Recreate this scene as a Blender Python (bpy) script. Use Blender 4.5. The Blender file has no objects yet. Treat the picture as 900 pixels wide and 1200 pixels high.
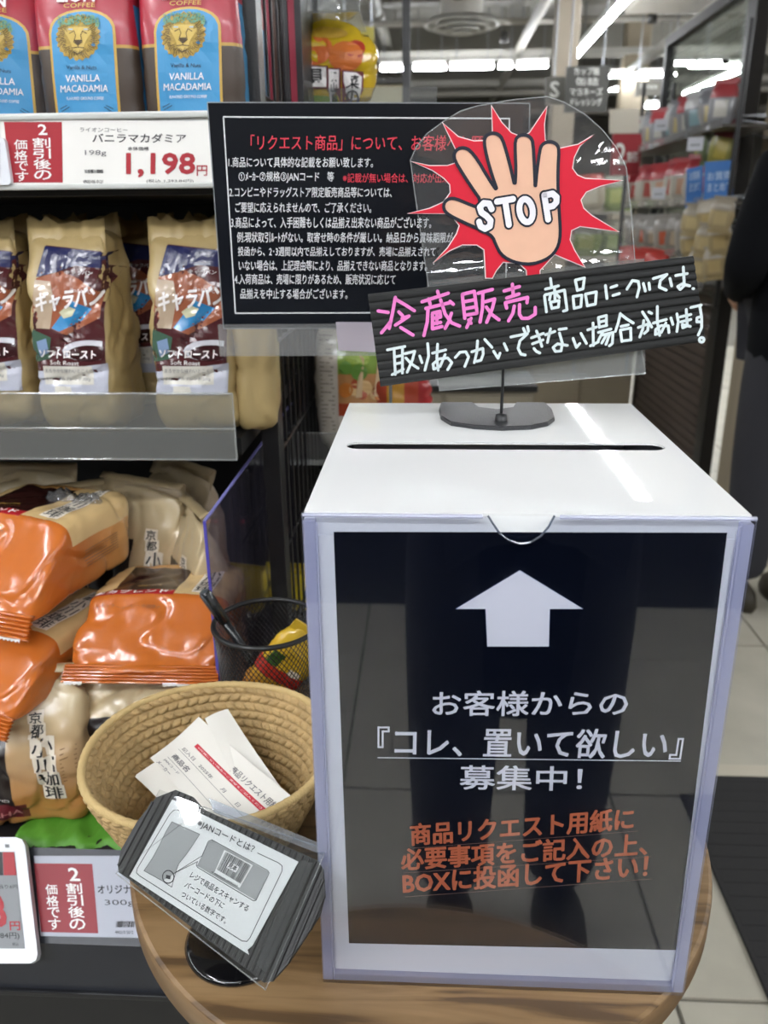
import bpy, bmesh, math, random
from mathutils import Vector, Matrix, noise, Euler
from mathutils.bvhtree import BVHTree
SC = bpy.context.scene
COL = SC.collection
R = math.radians
random.seed(7)

# ------------------------------------------------------------------ camera, world, exposure
F_PX = 959.76
CAM = Vector((-0.050256, -0.392932, 1.256985))
CR = Vector((0.998687, 0.050429, -0.009045)); CU = Vector((-0.008594, 0.338941, 0.940768)); CF = Vector((-0.050508, 0.939455, -0.338930))
cd = bpy.data.cameras.new('camera'); cam = bpy.data.objects.new('camera', cd); COL.objects.link(cam)
M = Matrix.Identity(4)
for i in range(3):
    M[i][0] = CR[i]; M[i][1] = CU[i]; M[i][2] = -CF[i]; M[i][3] = CAM[i]
cam.matrix_world = M
cd.sensor_fit = 'VERTICAL'; cd.sensor_height = 36; cd.sensor_width = 27; cd.lens = F_PX / 1200 * 36
cd.clip_start = 0.01; cd.clip_end = 100
cd.dof.use_dof = True; cd.dof.focus_distance = 0.52; cd.dof.aperture_fstop = 28.8 / 2.7
SC.camera = cam
w = bpy.data.worlds.new('world'); SC.world = w; w.use_nodes = True
w.node_tree.nodes['Background'].inputs[0].default_value = (0.93, 0.97, 1.0, 1)
w.node_tree.nodes['Background'].inputs[1].default_value = 0.9
SC.view_settings.view_transform = 'Standard'; SC.view_settings.look = 'None'; SC.view_settings.gamma = 1
SC.view_settings.use_curve_mapping = False
SC.view_settings.exposure = 0.6
SC.cycles.max_bounces = 12; SC.cycles.transparent_max_bounces = 24
SC.cycles.use_denoising = True
SC.cycles.sample_clamp_indirect = 4
TUBE = 60.0          # emission of the store's LED line lights

def ray(x, y): return CF + CR * ((x - 450) / F_PX) - CU * ((y - 600) / F_PX)
def P(x, y, Y):
    d = ray(x, y); return CAM + d * ((Y - CAM.y) / d.y)
def PX(x, y, X):
    d = ray(x, y); return CAM + d * ((X - CAM.x) / d.x)
def PZ(x, y, z):
    d = ray(x, y); return CAM + d * ((z - CAM.z) / d.z)

# ------------------------------------------------------------------ materials
def lin(h):
    h = h.lstrip('#'); o = []
    for i in (0, 2, 4):
        c = int(h[i:i + 2], 16) / 255
        o.append(c / 12.92 if c <= .04045 else ((c + .055) / 1.055) ** 2.4)
    return (*o, 1)
MC = {}
def mat(name, col, rough=.5, metal=0, bump=0, bscale=40, coat=0, emit=0, spec=.5, var=0, vscale=8, stretch=None):
    if name in MC: return MC[name]
    m = bpy.data.materials.new(name); m.use_nodes = True; MC[name] = m
    nt = m.node_tree; b = nt.nodes['Principled BSDF']; c = lin(col)
    b.inputs['Base Color'].default_value = c; b.inputs['Roughness'].default_value = rough; b.inputs['Metallic'].default_value = metal
    b.inputs['Coat Weight'].default_value = coat; b.inputs['Coat Roughness'].default_value = .12
    b.inputs['Specular IOR Level'].default_value = spec
    if emit:
        b.inputs['Emission Color'].default_value = c; b.inputs['Emission Strength'].default_value = emit
    tc = nt.nodes.new('ShaderNodeTexCoord'); vec = tc.outputs['Object']
    if stretch:
        mp = nt.nodes.new('ShaderNodeMapping'); mp.inputs['Scale'].default_value = stretch
        nt.links.new(vec, mp.inputs[0]); vec = mp.outputs[0]
    if var:
        n = nt.nodes.new('ShaderNodeTexNoise'); n.inputs['Scale'].default_value = vscale; n.inputs['Detail'].default_value = 5
        nt.links.new(vec, n.inputs['Vector'])
        r = nt.nodes.new('ShaderNodeMapRange'); r.inputs[1].default_value = .3; r.inputs[2].default_value = .7
        r.inputs[3].default_value = 1 - var; r.inputs[4].default_value = 1 + var * .4
        nt.links.new(n.outputs[0], r.inputs[0])
        mx = nt.nodes.new('ShaderNodeVectorMath'); mx.operation = 'SCALE'; mx.inputs[0].default_value = c[:3]
        nt.links.new(r.outputs[0], mx.inputs['Scale']); nt.links.new(mx.outputs[0], b.inputs['Base Color'])
    if bump:
        n = nt.nodes.new('ShaderNodeTexNoise'); n.inputs['Scale'].default_value = bscale; n.inputs['Detail'].default_value = 3
        nt.links.new(vec, n.inputs['Vector'])
        bp = nt.nodes.new('ShaderNodeBump'); bp.inputs['Strength'].default_value = bump; bp.inputs['Distance'].default_value = .002
        nt.links.new(n.outputs[0], bp.inputs['Height']); nt.links.new(bp.outputs[0], b.inputs['Normal'])
    return m
def clear(name, tint='#ffffff', gloss=1.0, rough=.03, body=0.0, bodycol='#ffffff', ior=1.5, bump=0, bscale=12):
    """thin clear plastic: transparent sheet with Fresnel gloss and, if asked, a little milky body"""
    if name in MC: return MC[name]
    m = bpy.data.materials.new(name); m.use_nodes = True; MC[name] = m
    nt = m.node_tree; nt.nodes.clear(); N = nt.nodes.new; L = nt.links.new
    out = N('ShaderNodeOutputMaterial'); t = N('ShaderNodeBsdfTransparent'); t.inputs[0].default_value = lin(tint)
    g = N('ShaderNodeBsdfGlossy'); g.inputs['Roughness'].default_value = rough; g.inputs[0].default_value = (1, 1, 1, 1)
    fr = N('ShaderNodeFresnel'); ge = N('ShaderNodeNewGeometry'); mi = N('ShaderNodeMapRange'); mi.inputs[3].default_value = ior; mi.inputs[4].default_value = 1 / ior
    L(ge.outputs['Backfacing'], mi.inputs[0]); L(mi.outputs[0], fr.inputs[0])     # leaving a thin sheet reflects like entering it
    mu = N('ShaderNodeMath'); mu.operation = 'MULTIPLY'; mu.inputs[1].default_value = gloss; L(fr.outputs[0], mu.inputs[0])
    if bump:
        n = N('ShaderNodeTexNoise'); n.inputs['Scale'].default_value = bscale
        tc = N('ShaderNodeTexCoord'); L(tc.outputs['Object'], n.inputs['Vector'])
        bp = N('ShaderNodeBump'); bp.inputs['Strength'].default_value = bump; bp.inputs['Distance'].default_value = .004
        L(n.outputs[0], bp.inputs['Height']); L(bp.outputs[0], g.inputs['Normal'])
    base = t.outputs[0]
    if body:
        d = N('ShaderNodeBsdfDiffuse'); d.inputs[0].default_value = lin(bodycol)
        tr = N('ShaderNodeBsdfTranslucent'); tr.inputs[0].default_value = lin(bodycol)
        a = N('ShaderNodeMixShader'); a.inputs[0].default_value = .5; L(d.outputs[0], a.inputs[1]); L(tr.outputs[0], a.inputs[2])
        mb = N('ShaderNodeMixShader'); mb.inputs[0].default_value = body; L(base, mb.inputs[1]); L(a.outputs[0], mb.inputs[2]); base = mb.outputs[0]
    mm = N('ShaderNodeMixShader'); L(mu.outputs[0], mm.inputs[0]); L(base, mm.inputs[1]); L(g.outputs[0], mm.inputs[2])
    L(mm.outputs[0], out.inputs[0]); return m
def zoned(name, base, zones, rough=.35, coat=.3, bump=.25, bscale=30, grad=None):
    """printed wrapping: base colour, optional gradient (axis, lo, hi, colour at hi), then rectangles in object space"""
    if name in MC: return MC[name]
    m = mat(name, base, rough, coat=coat, bump=bump, bscale=bscale); nt = m.node_tree; N = nt.nodes.new; L = nt.links.new
    b = nt.nodes['Principled BSDF']; tc = N('ShaderNodeTexCoord'); sp = N('ShaderNodeSeparateXYZ'); L(tc.outputs['Object'], sp.inputs[0])
    rgb = N('ShaderNodeRGB'); rgb.outputs[0].default_value = lin(base); cur = rgb.outputs[0]
    def mix(f, col):
        nonlocal cur
        x = N('ShaderNodeMix'); x.data_type = 'RGBA'; x.inputs[7].default_value = lin(col); L(f, x.inputs[0]); L(cur, x.inputs[6]); cur = x.outputs[2]
    if grad:
        ax, lo, hi, col = grad
        r = N('ShaderNodeMapRange'); r.inputs[1].default_value = lo; r.inputs[2].default_value = hi; L(sp.outputs[ax], r.inputs[0]); mix(r.outputs[0], col)
    for col, rng in zones:
        f = None
        for ax, lo, hi in rng:
            for op, v in (('GREATER_THAN', lo), ('LESS_THAN', hi)):
                if v is None: continue
                c = N('ShaderNodeMath'); c.operation = op; c.inputs[1].default_value = v; L(sp.outputs[ax], c.inputs[0])
                if f is None: f = c.outputs[0]
                else:
                    k = N('ShaderNodeMath'); k.operation = 'MULTIPLY'; L(f, k.inputs[0]); L(c.outputs[0], k.inputs[1]); f = k.outputs[0]
        mix(f, col)
    L(cur, b.inputs['Base Color']); return m

# ------------------------------------------------------------------ object helpers
def link(name, me, m=None, parent=None, smooth=False):
    o = bpy.data.objects.new(name, me); COL.objects.link(o)
    if m is not None and len(me.materials) == 0:
        for k in (m if isinstance(m, (list, tuple)) else [m]): me.materials.append(k)
    if parent is not None: o.parent = parent
    if smooth: me.polygons.foreach_set('use_smooth', [True] * len(me.polygons))
    return o
def obj(name, bm, m=None, parent=None, smooth=False):
    me = bpy.data.meshes.new(name); bm.to_mesh(me); bm.free(); return link(name, me, m, parent, smooth)
def tag(o, label, cat, group=None):
    o['label'] = label; o['category'] = cat
    if group: o['group'] = group
    return o
def struct(o): o['kind'] = 'structure'; return o
def thing(name, label, cat, loc=(0, 0, 0), rot=(0, 0, 0), group=None, M=None):
    o = bpy.data.objects.new(name, None); COL.objects.link(o); o.empty_display_size = .02
    if M is not None: o.matrix_world = M
    else: o.location = loc; o.rotation_euler = rot
    return tag(o, label, cat, group)
def copy_tree(o, parent=None):
    c = o.copy(); COL.objects.link(c); c.parent = parent
    for ch in list(o.children): copy_tree(ch, c)
    return c
def box(bm, lo, hi, bev=0):
    r = bmesh.ops.create_cube(bm, size=1); vs = r['verts']
    for v in vs:
        v.co = Vector([(lo[i] + hi[i]) / 2 + v.co[i] * (hi[i] - lo[i]) for i in range(3)])
    if bev:
        es = list({e for v in vs for e in v.link_edges})
        bmesh.ops.bevel(bm, geom=es, offset=bev, segments=2, profile=.5, affect='EDGES')
    return bm
def bx(lo, hi, bev=0): return box(bmesh.new(), lo, hi, bev)
def tube(bm, pts, r, n=8, closed=False, cap=True, flat=1):
    pts = [Vector(p) for p in pts]; rings = []; k = len(pts)
    up = Vector((0, 0, 1)); prev = None
    for i, p in enumerate(pts):
        a = pts[(i - 1) % k] if (closed or i) else p; b = pts[(i + 1) % k] if (closed or i < k - 1) else p
        t = (b - a).normalized()
        if prev is None: prev = t.cross(up) if abs(t.z) < .95 else t.cross(Vector((1, 0, 0)))
        s = (prev - t * prev.dot(t)).normalized(); q = t.cross(s); prev = s
        rr = r[i] if isinstance(r, (list, tuple)) else r
        rings.append([bm.verts.new(p + s * (math.cos(2 * math.pi * j / n) * rr) + q * (math.sin(2 * math.pi * j / n) * rr * flat)) for j in range(n)])
    for i in range(k if closed else k - 1):
        A, B = rings[i], rings[(i + 1) % k]
        for j in range(n): bm.faces.new((A[j], A[(j + 1) % n], B[(j + 1) % n], B[j]))
    if cap and not closed:
        bm.faces.new(rings[0][::-1]); bm.faces.new(rings[-1])
    return bm
def tb(pts, r, n=8, **k): return tube(bmesh.new(), pts, r, n, **k)
def lathe(prof, n=48, bm=None, c=(0, 0, 0)):
    bm = bm or bmesh.new(); rings = []
    for r, z in prof:
        if r < 1e-6: rings.append([bm.verts.new((c[0], c[1], c[2] + z))])
        else: rings.append([bm.verts.new((c[0] + r * math.cos(2 * math.pi * j / n), c[1] + r * math.sin(2 * math.pi * j / n), c[2] + z)) for j in range(n)])
    for A, B in zip(rings, rings[1:]):
        for j in range(n):
            a, b = A[j % len(A)], A[(j + 1) % len(A)]; c_, d = B[(j + 1) % len(B)], B[j % len(B)]
            f = [v for i, v in enumerate((a, b, c_, d)) if v not in (a, b, c_, d)[:i]]
            if len(f) > 2: bm.faces.new(f)
    return bm
def poly(outer, holes=(), z0=0, z1=None, bm=None):
    """flat or extruded polygon in local XY"""
    bm = bm or bmesh.new(); es = []
    for loop in [outer] + list(holes):
        vs = [bm.verts.new((p[0], p[1], z0)) for p in loop]
        es += [bm.edges.new((vs[i], vs[(i + 1) % len(vs)])) for i in range(len(vs))]
    r = bmesh.ops.triangle_fill(bm, edges=es, use_beauty=True, normal=(0, 0, 1))
    fs = [g for g in r['geom'] if isinstance(g, bmesh.types.BMFace)]
    for f in fs:
        f.normal_update()
        if f.normal.z < 0: f.normal_flip()
    if z1 is not None:
        e = bmesh.ops.extrude_face_region(bm, geom=fs, use_keep_orig=True)
        for v in e['geom']:
            if isinstance(v, bmesh.types.BMVert): v.co.z = z1
        bmesh.ops.recalc_face_normals(bm, faces=bm.faces[:])
    return bm
def stroke(bm, pts, wd, z=0, round_=True):
    """pen stroke ribbon with round ends"""
    pts = [Vector((p[0], p[1])) for p in pts]
    for a, b in zip(pts, pts[1:]):
        d = (b - a); 
        if d.length < 1e-7: continue
        d.normalize(); n = Vector((-d.y, d.x)) * wd / 2
        bm.faces.new([bm.verts.new((q.x, q.y, z)) for q in (a - n, b - n, b + n, a + n)]); z += 2e-6
    if round_:
        for a in pts:
            bm.faces.new([bm.verts.new((a.x + wd / 2 * math.cos(t * math.pi / 4), a.y + wd / 2 * math.sin(t * math.pi / 4), z)) for t in range(8)]); z += 2e-6
    return bm
TC = {}
def textdata(body, bold=0):
    k = (body, bold)
    if k not in TC:
        c = bpy.data.curves.new('t', 'FONT'); c.body = body; c.resolution_u = 2; c.fill_mode = 'FRONT'
        o = bpy.data.objects.new('t', c); COL.objects.link(o); bpy.context.view_layer.update()
        me = bpy.data.meshes.new_from_object(o.evaluated_get(bpy.context.evaluated_depsgraph_get()))
        bpy.data.objects.remove(o)
        vs = [v.co.copy() for v in me.vertices]; fs = [tuple(p.vertices) for p in me.polygons]
        bpy.data.meshes.remove(me); bpy.data.curves.remove(c); TC[k] = (vs, fs)
    return TC[k]
def text_bm(body, BL, BR, TL, bold=0, z=.0004, bm=None, vertical=False):
    """lettering whose ink fills the parallelogram BL, BR, TL"""
    bm = bm or bmesh.new(); BL, BR, TL = Vector(BL), Vector(BR), Vector(TL)
    if vertical:
        n = len(body); up = TL - BL
        for i, ch in enumerate(body):
            b = BL + up * ((n - 1 - i) / n + .04 / n); t = b + up * (.9 / n)
            text_bm(ch, b, b + (BR - BL), t, bold, z, bm)
        return bm
    vs, fs = textdata(body, 0)
    if not vs: return bm
    if bold:            # heavier lettering: the strokes stamped again, a hair apart
        hgt = (TL - BL).length; ux = (BR - BL).normalized() * bold * hgt * .8; uy = (TL - BL).normalized() * bold * hgt * .8
        ring = 8 if bold > .03 else 4
        for i in range(ring):
            a = 2 * math.pi * (i + .5) / ring; o = ux * math.cos(a) + uy * math.sin(a)
            text_bm(body, BL + o, BR + o, TL + o, 0, z + i * 4e-6, bm)
        return bm
    x0 = min(v.x for v in vs); x1 = max(v.x for v in vs); y0 = min(v.y for v in vs); y1 = max(v.y for v in vs)
    nv = []
    for v in vs:
        p = BL + (BR - BL) * ((v.x - x0) / (x1 - x0)) + (TL - BL) * ((v.y - y0) / (y1 - y0)); nv.append(bm.verts.new((p.x, p.y, z)))
    for f in fs:
        try: bm.faces.new([nv[i] for i in f])
        except ValueError: pass
    return bm
class Plane:
    """a flat sheet standing at its real place; px() gives where on it a point of the survey falls"""
    def __init__(s, c, n=None, xdir=None, M=None):
        if M is None:
            n = Vector(n).normalized(); x = Vector(xdir); x = (x - n * x.dot(n)).normalized(); y = n.cross(x)
            M = Matrix.Identity(4)
            for i in range(3): M[i][0] = x[i]; M[i][1] = y[i]; M[i][2] = n[i]; M[i][3] = c[i]
        s.M = M; s.I = M.inverted()
    def px(s, x, y, z=0):
        o = s.I @ CAM; d = (s.I.to_3x3() @ ray(x, y)); t = (z - o.z) / d.z; q = o + d * t; return Vector((q.x, q.y))
    def pts(s, L, off=(0, 0), sc=1): return [s.px(off[0] + a / sc, off[1] + b / sc) for a, b in L]
    def text(s, body, bl, br, tl, m, parent, bold=0, z=.0004, name='lettering', vertical=False):
        return obj(name, text_bm(body, s.px(*bl), s.px(*br), s.px(*tl), bold, z, vertical=vertical), m, parent)
    def rect(s, a, b, c, d, m, parent, z=.0002, name='printed_area', z0=None):
        return obj(name, poly([s.px(*q) for q in (a, b, c, d)], z0=z if z0 is None else z0, z1=None if z0 is None else z), m, parent)
def rt(x0, y0, x1, y1): return [(x0, y0), (x1, y0), (x1, y1), (x0, y1)]

def softgrid(n=(14, 10, 18)):
    """closed cube-surface grid in [-1,1]^3"""
    vs = {}; V = []; Fc = []
    def vid(p):
        k = tuple(round(c, 5) for c in p)
        if k not in vs: vs[k] = len(V); V.append(Vector(p))
        return vs[k]
    for ax in range(3):
        u, v = (ax + 1) % 3, (ax + 2) % 3
        for s in (-1, 1):
            for i in range(n[u]):
                for j in range(n[v]):
                    q = []
                    for a, b in ((i, j), (i + 1, j), (i + 1, j + 1), (i, j + 1)):
                        p = [0, 0, 0]; p[ax] = s; p[u] = -1 + 2 * a / n[u]; p[v] = -1 + 2 * b / n[v]; q.append(vid(p))
                    Fc.append(q if s > 0 else q[::-1])
    return V, Fc
def softbox(name, size, fn=None, m=None, parent=None, n=(14, 10, 18), k=7, wr=.002, ws=30, seed=0, bulge=.12):
    V, Fc = softgrid(n); bm = bmesh.new(); vv = []
    sx, sy, sz = [s / 2 for s in size]
    for p in V:
        a = [abs(c) for c in p]; L = sum(c ** k for c in a) ** (1 / k); q = p / L * max(a) if L else p
        q = Vector((q.x * (1 + bulge * .5 * (1 - p.z ** 2) * (1 - p.y ** 2)), q.y * (1 + bulge * (1 - p.z ** 2) * (1 - p.x ** 2)), q.z * (1 + bulge * .3 * (1 - p.x ** 2) * (1 - p.y ** 2))))
        if fn: q = fn(q)
        w_ = Vector((q.x * sx, q.y * sy, q.z * sz))
        if wr:
            d = noise.noise_vector(w_ * ws + Vector((seed * 7.1, seed * 3.3, 0))) * wr + noise.noise_vector(w_ * ws * 2.6 + Vector((0, seed, 5))) * wr * .45
            # sharp creases
            c = abs(noise.noise(w_ * ws * .8 + Vector((seed, 0, 9)))); c2 = abs(noise.noise(w_ * ws * 1.7 + Vector((4, seed, 2))))
            d += w_.normalized() * (-wr * 1.2 * max(0, .14 - c) / .14 - wr * .35 * max(0, .07 - c2) / .07)
            w_ += d
        vv.append(bm.verts.new(w_))
    for f in Fc: bm.faces.new([vv[i] for i in f])
    bmesh.ops.recalc_face_normals(bm, faces=bm.faces[:])
    return obj(name, bm, m, parent, smooth=True)
def stick(target, bm, m, name, frm='front', off=.0006, cuts=0):
    """wrap a flat print (drawn in local XY) on to a wrinkled pack: front = seen along +Y, top = seen along -Z, side = seen along -X"""
    if cuts: 
        for _ in range(cuts):
            es = [e for e in bm.edges if e.calc_length() > .0045]
            if es: bmesh.ops.subdivide_edges(bm, edges=es, cuts=1); bmesh.ops.triangulate(bm, faces=bm.faces[:])
    me = target.data; tree = BVHTree.FromPolygons([v.co for v in me.vertices], [p.vertices for p in me.polygons])
    for v in bm.verts:
        x, y, z = v.co
        if frm == 'front': o, d = Vector((x, -1, y)), Vector((0, 1, 0))
        elif frm == 'top': o, d = Vector((x, y, 1)), Vector((0, 0, -1))
        elif frm == 'left': o, d = Vector((-1, -x, y)), Vector((1, 0, 0))
        else: o, d = Vector((1, x, y)), Vector((-1, 0, 0))
        h = tree.ray_cast(o, d)[0]
        if h is None:
            h = tree.find_nearest(o + d * .98)[0]
        v.co = h - d * (off + z)
    return obj(name, bm, m, target.parent if target.parent else target)

# ------------------------------------------------------------------ materials in use
WHITE = mat('white_acrylic', '#ecedec', .025, spec=.6)
WPAPER = mat('white_paper', '#eceeee', .55)
BLACKINK = mat('black_ink', '#101216', .45)
INK = mat('dark_ink', '#16161a', .5)
WINK = mat('white_ink', '#f4f4f6', .5)
REDINK = mat('red_ink', '#b8242c', .45)
BLACKM = mat('black_metal', '#121214', .35, bump=.15, bscale=300)
BLACKP = mat('black_plastic', '#17181a', .4)
STEEL = mat('grey_steel', '#8b8e92', .3, metal=.9)
ORD = ['first', 'second', 'third', 'fourth', 'fifth', 'sixth', 'seventh', 'eighth', 'ninth', 'tenth']
# ================================================================== THE STORE (setting)
def room():
    conc = mat('floor_tile_stone', '#a9a495', .42, bump=.05, bscale=60, var=.16, vscale=5)
    conc2 = mat('floor_base', '#6e6a60', .7, var=.12, vscale=3)
    f = obj('floor', bx((-8, -9, -.03), (9, 22, -.006)), conc2); struct(f)
    tm = bx((0, 0, -.006), (.612, .612, 0)); me = bpy.data.meshes.new('floor_tile'); tm.to_mesh(me); tm.free(); me.materials.append(conc)
    for i in range(-3, 7):
        for j in range(-7, 12):
            o = bpy.data.objects.new('floor_tile', me); COL.objects.link(o); o.parent = f
            o.location = (.385 + i * .62 - .62, .665 + j * .62, 0)
    c = obj('ceiling', bx((-8, -9, 3.5), (9, 22, 3.6)), mat('ceiling_grey', '#8c8a84', .8, var=.15, vscale=1.5)); struct(c)
    b = obj('wall_back', bx((-8, 21.9, 0), (9, 22, 3.5)), mat('far_wall', '#8d8a80', .8, var=.2, vscale=1)); struct(b)
    for nm, a, b in (('wall_front', (-8, -9, 0), (9, -8.9, 3.5)), ('wall_left', (-8, -9, 0), (-7.9, 22, 3.5)), ('wall_right', (8.9, -9, 0), (9, 22, 3.5))):
        struct(obj(nm, bx(a, b), mat('far_wall', '#8d8a80')))
    # ceiling beams across the room
    for y in (6.2, 8.6, 11.4, 14.5, 18):
        struct(obj('trim_1', bx((-8, y, 3.18), (9, y + .28, 3.5)), mat('beam', '#79776f', .7)))
    # lowered soffit over the right hand side
    struct(obj('trim_2', bx((1.75, 3.2, 3.0), (6, 8.4, 3.5)), mat('soffit', '#a09c92', .8)))
    struct(obj('wall_right', bx((1.34, 2.75, 0), (1.5, 3.42, 3.5)), mat('wood_wall', '#8f8370', .6, var=.12, vscale=3, stretch=(6, 6, .6))))
room()

def line_light(x0, y0, x1, y1, z, label, group, r=.03):
    d = Vector((x1 - x0, y1 - y0, 0)); L = d.length; a = math.atan2(d.y, d.x)
    t = thing('ceiling_light', label, 'light', (x0, y0, z), (0, 0, a), group)
    obj('housing', bx((0, -.035, .015), (L, .035, .07), .005), mat('lamp_housing', '#c9c9c4', .5), t)
    obj('tube', bx((0.01, -r, -.012), (L - .01, r, .014), .004), mat('led_tube', '#f8fbff', .4, emit=TUBE), t)
    for k in (.15, .85):
        obj('hanger', tb([(L * k, 0, .07), (L * k, 0, 3.5 - z)], .006, 6), STEEL, t)
    return t
line_light(1.42, 3.3, 1.46, 9.7, 2.8, 'long diagonal line light above the aisle, brightest at the top', None)
g = 'line lights in the row across the back'
for i, (a, b) in enumerate([(445, 480), (484, 523), (527, 578), (583, 600), (604, 640)]):
    p, q = PZ(a, 80, 2.8), PZ(b, 80, 2.8)
    line_light(p.x, 9.8, q.x, 9.8, 2.8, 'short white line light in the row far across the back, ' + ORD[i] + ' from the left', g, .055)
for (a, b, y, z, lab) in [(714, 790, 89, 2.8, 'wide white line light right of the hanging aisle sign'), (714, 731, 105, 2.8, 'stubby line light under the wide one by the hanging sign'), (742, 770, 125, 2.6, 'lowest small line light beside the pale column'), (806, 874, 78, 2.8, 'level line light seen through the meshed glass')]:
    p, q = PZ(a, y, z), PZ(b, y, z); line_light(p.x, p.y, q.x, p.y, z, lab, None, .055)
p, q = PZ(803, 110, 2.8), PZ(863, 84, 2.8); line_light(p.x, p.y, q.x, q.y, 2.8, 'slanting line light seen through the meshed glass', None, .05)
# the same rows go on over the camera and behind it
for x, y0, y1, lab in [(-1.34, -.93, .2, 'short overhead line light above the coffee shelves, outside the picture'), (-1.9, -5.6, -1.4, 'overhead line light behind the picture taker on the left'),
        (.6, -6.2, -2.9, 'overhead line light directly behind the picture taker'), (2.9, -5.8, -.8, 'overhead line light behind the picture taker on the right'), (-1.9, 2.4, 9, 'overhead line light hidden beyond the coffee shelves'),
        (3.6, 2, 7, 'overhead line light beyond the meshed partition'), (-4.4, -4, 2, 'overhead line light in the next aisle on the left'), (5.6, -3, 3, 'overhead line light farthest to the right')]:
    line_light(x, y0, x, y1, 2.85, lab, 'overhead line lights out of the picture')
line_light(-2.1, -2.2, 2.4, -2.2, 2.85, 'overhead line light running crosswise behind the picture taker', 'overhead line lights out of the picture')
def ceiling_stuff():
    gy = mat('pipe_grey', '#6d6b64', .5); lt = mat('duct_light', '#a5a29a', .5)
    for i, (x, z, r, m) in enumerate([(.95, 3.05, .05, lt), (-.6, 3.2, .07, gy), (2.3, 2.86, .06, gy)]):
        t = thing('ceiling_pipe', ['pale pipe running away along the ceiling left of the diagonal light', 'dark pipe along the ceiling at the far left', 'grey pipe along the ceiling over the right racks'][i], 'pipe', (x, 3, z))
        obj('pipe_run', tb([(0, 0, 0), (.05, 13, 0)], r, 10), m, t)
        for k in range(5): obj('pipe_hanger', tb([(0, 1 + k * 2.6, 0), (0, 1 + k * 2.6, 3.5 - z)], .01, 5), gy, t)
    for i, y in enumerate([7.2, 10.4, 12.6]):
        t = thing('cable_tray', ['nearest cable tray crossing under the ceiling', 'middle cable tray crossing under the ceiling', 'farthest cable tray crossing under the ceiling'][i], 'cable tray', (-3, y, 3.0))
        for q in (0, .22): obj('side_rail', bx((0, q, 0), (9, q + .02, .07)), mat('tray', '#96948d', .4), t)
        for k in range(18): obj('rung', bx((.25 + k * .5, .02, .02), (.28 + k * .5, .22, .04)), gy, t)
    for i, (x, y, z) in enumerate([(-.9, 6.5, 3.0), (.2, 7.9, 3.05), (.75, 9.6, 3.0), (2.1, 8.8, 3.0), (-1.2, 9.3, 3.0), (1.1, 6.9, 3.05)]):
        t = thing('spot_light', 'small dark ceiling spotlight, ' + ORD[i] + ' of six under the ceiling beams', 'light', (x, y, z))
        obj('can', lathe([(0, .1), (.04, .1), (.05, 0), (.046, 0), (.03, .05), (0, .05)], 14), mat('spot_dark', '#2c2b29', .5), t, True); obj('stem', tb([(0, 0, .1), (0, 0, 3.5 - z)], .008, 5), gy, t)
    for i, (y, z, r_) in enumerate([(5.6, 3.12, .025), (7.0, 3.08, .018), (9.1, 3.1, .03), (13.4, 3.0, .05), (16, 3.0, .06)]):
        t = thing('ceiling_pipe', 'pale crosswise conduit under the ceiling, ' + ORD[i] + ' from the camera', 'pipe', (-4, y, z)); obj('pipe_run', tb([(0, 0, 0), (10, 0, 0)], r_, 8), lt, t)
        for k in range(4): obj('pipe_hanger', tb([(1 + k * 2.6, 0, 0), (1 + k * 2.6, 0, 3.5 - z)], .007, 5), gy, t)
    # round air diffuser
    c = PZ(541, 30, 2.95)
    t = thing('air_diffuser', 'round white ceiling air diffuser hanging above the black notice', 'air vent', c)
    for i, (r0, z) in enumerate([(.36, 0), (.27, -.03), (.18, -.05), (.09, -.06)]):
        obj('cone_ring', lathe([(r0, z), (r0 - .05, z + .05), (r0 - .055, z + .045), (r0 - .01, z - .008), (r0, z)], 40), mat('vent_white', '#b9b8b2', .5), t, True)
    obj('duct', lathe([(.2, .05), (.2, .5)], 24), lt, t, True)
ceiling_stuff()

# ------------------------------------------------------------------ far aisle: signs, columns, cabinets
def sign(name, label, cat, a, b, Y, col, thick=.02):
    """upright board facing the camera side, a = upper left, b = lower right"""
    pl = Plane(P(*a, Y), (0, -1, 0), (1, 0, 0)); t = thing(name, label, cat, M=pl.M)
    (x0, y1), (x1, y0) = pl.px(*a), pl.px(*b)
    obj('board', poly(rt(x0, y0, x1, y1), z0=-thick, z1=0), mat('board_' + col[1:], col, .5), t)
    return t, pl
t, pl = sign('hanging_sign', 'dark hanging aisle sign with white lines naming noodles, cans and dressing', 'sign', (664, 78), (711, 131), 5.2, '#454541')
GW = mat('sign_white', '#d9d9d4', .5)
for i, s in enumerate(['カップ麺', '缶詰', 'マヨネーズ', 'ドレッシング']):
    x0, x1 = ((673, 702), (675, 701), (668, 706), (669, 705))[i]; y = 88 + i * 12
    pl.text(s, (x0, y), (x1, y), (x0, y - 9), GW, t, .02, z=.003)
for x in (668, 707): 
    q = pl.px(x, 78); obj('hanging_wire', tb([(q.x, q.y, -.01), (q.x, q.y + .9, -.01)], .006, 5), STEEL, t)
t, pl = sign('hanging_sign', 'small grey hanging sign with one white curved letter left of the aisle sign', 'sign', (640, 90), (661, 122), 5.3, '#5b5953')
pl.text('S', (645, 114), (655, 114), (645, 96), GW, t, .04, z=.003)
q = pl.px(650, 90); obj('hanging_wire', tb([(q.x, q.y, -.01), (q.x, q.y + .9, -.01)], .006, 5), STEEL, t)
t, pl = sign('hanging_sign', 'thin grey header board with a faint script line right of the hanging aisle sign', 'sign', (745, 95), (791, 112), 8.5, '#77756e')
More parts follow.
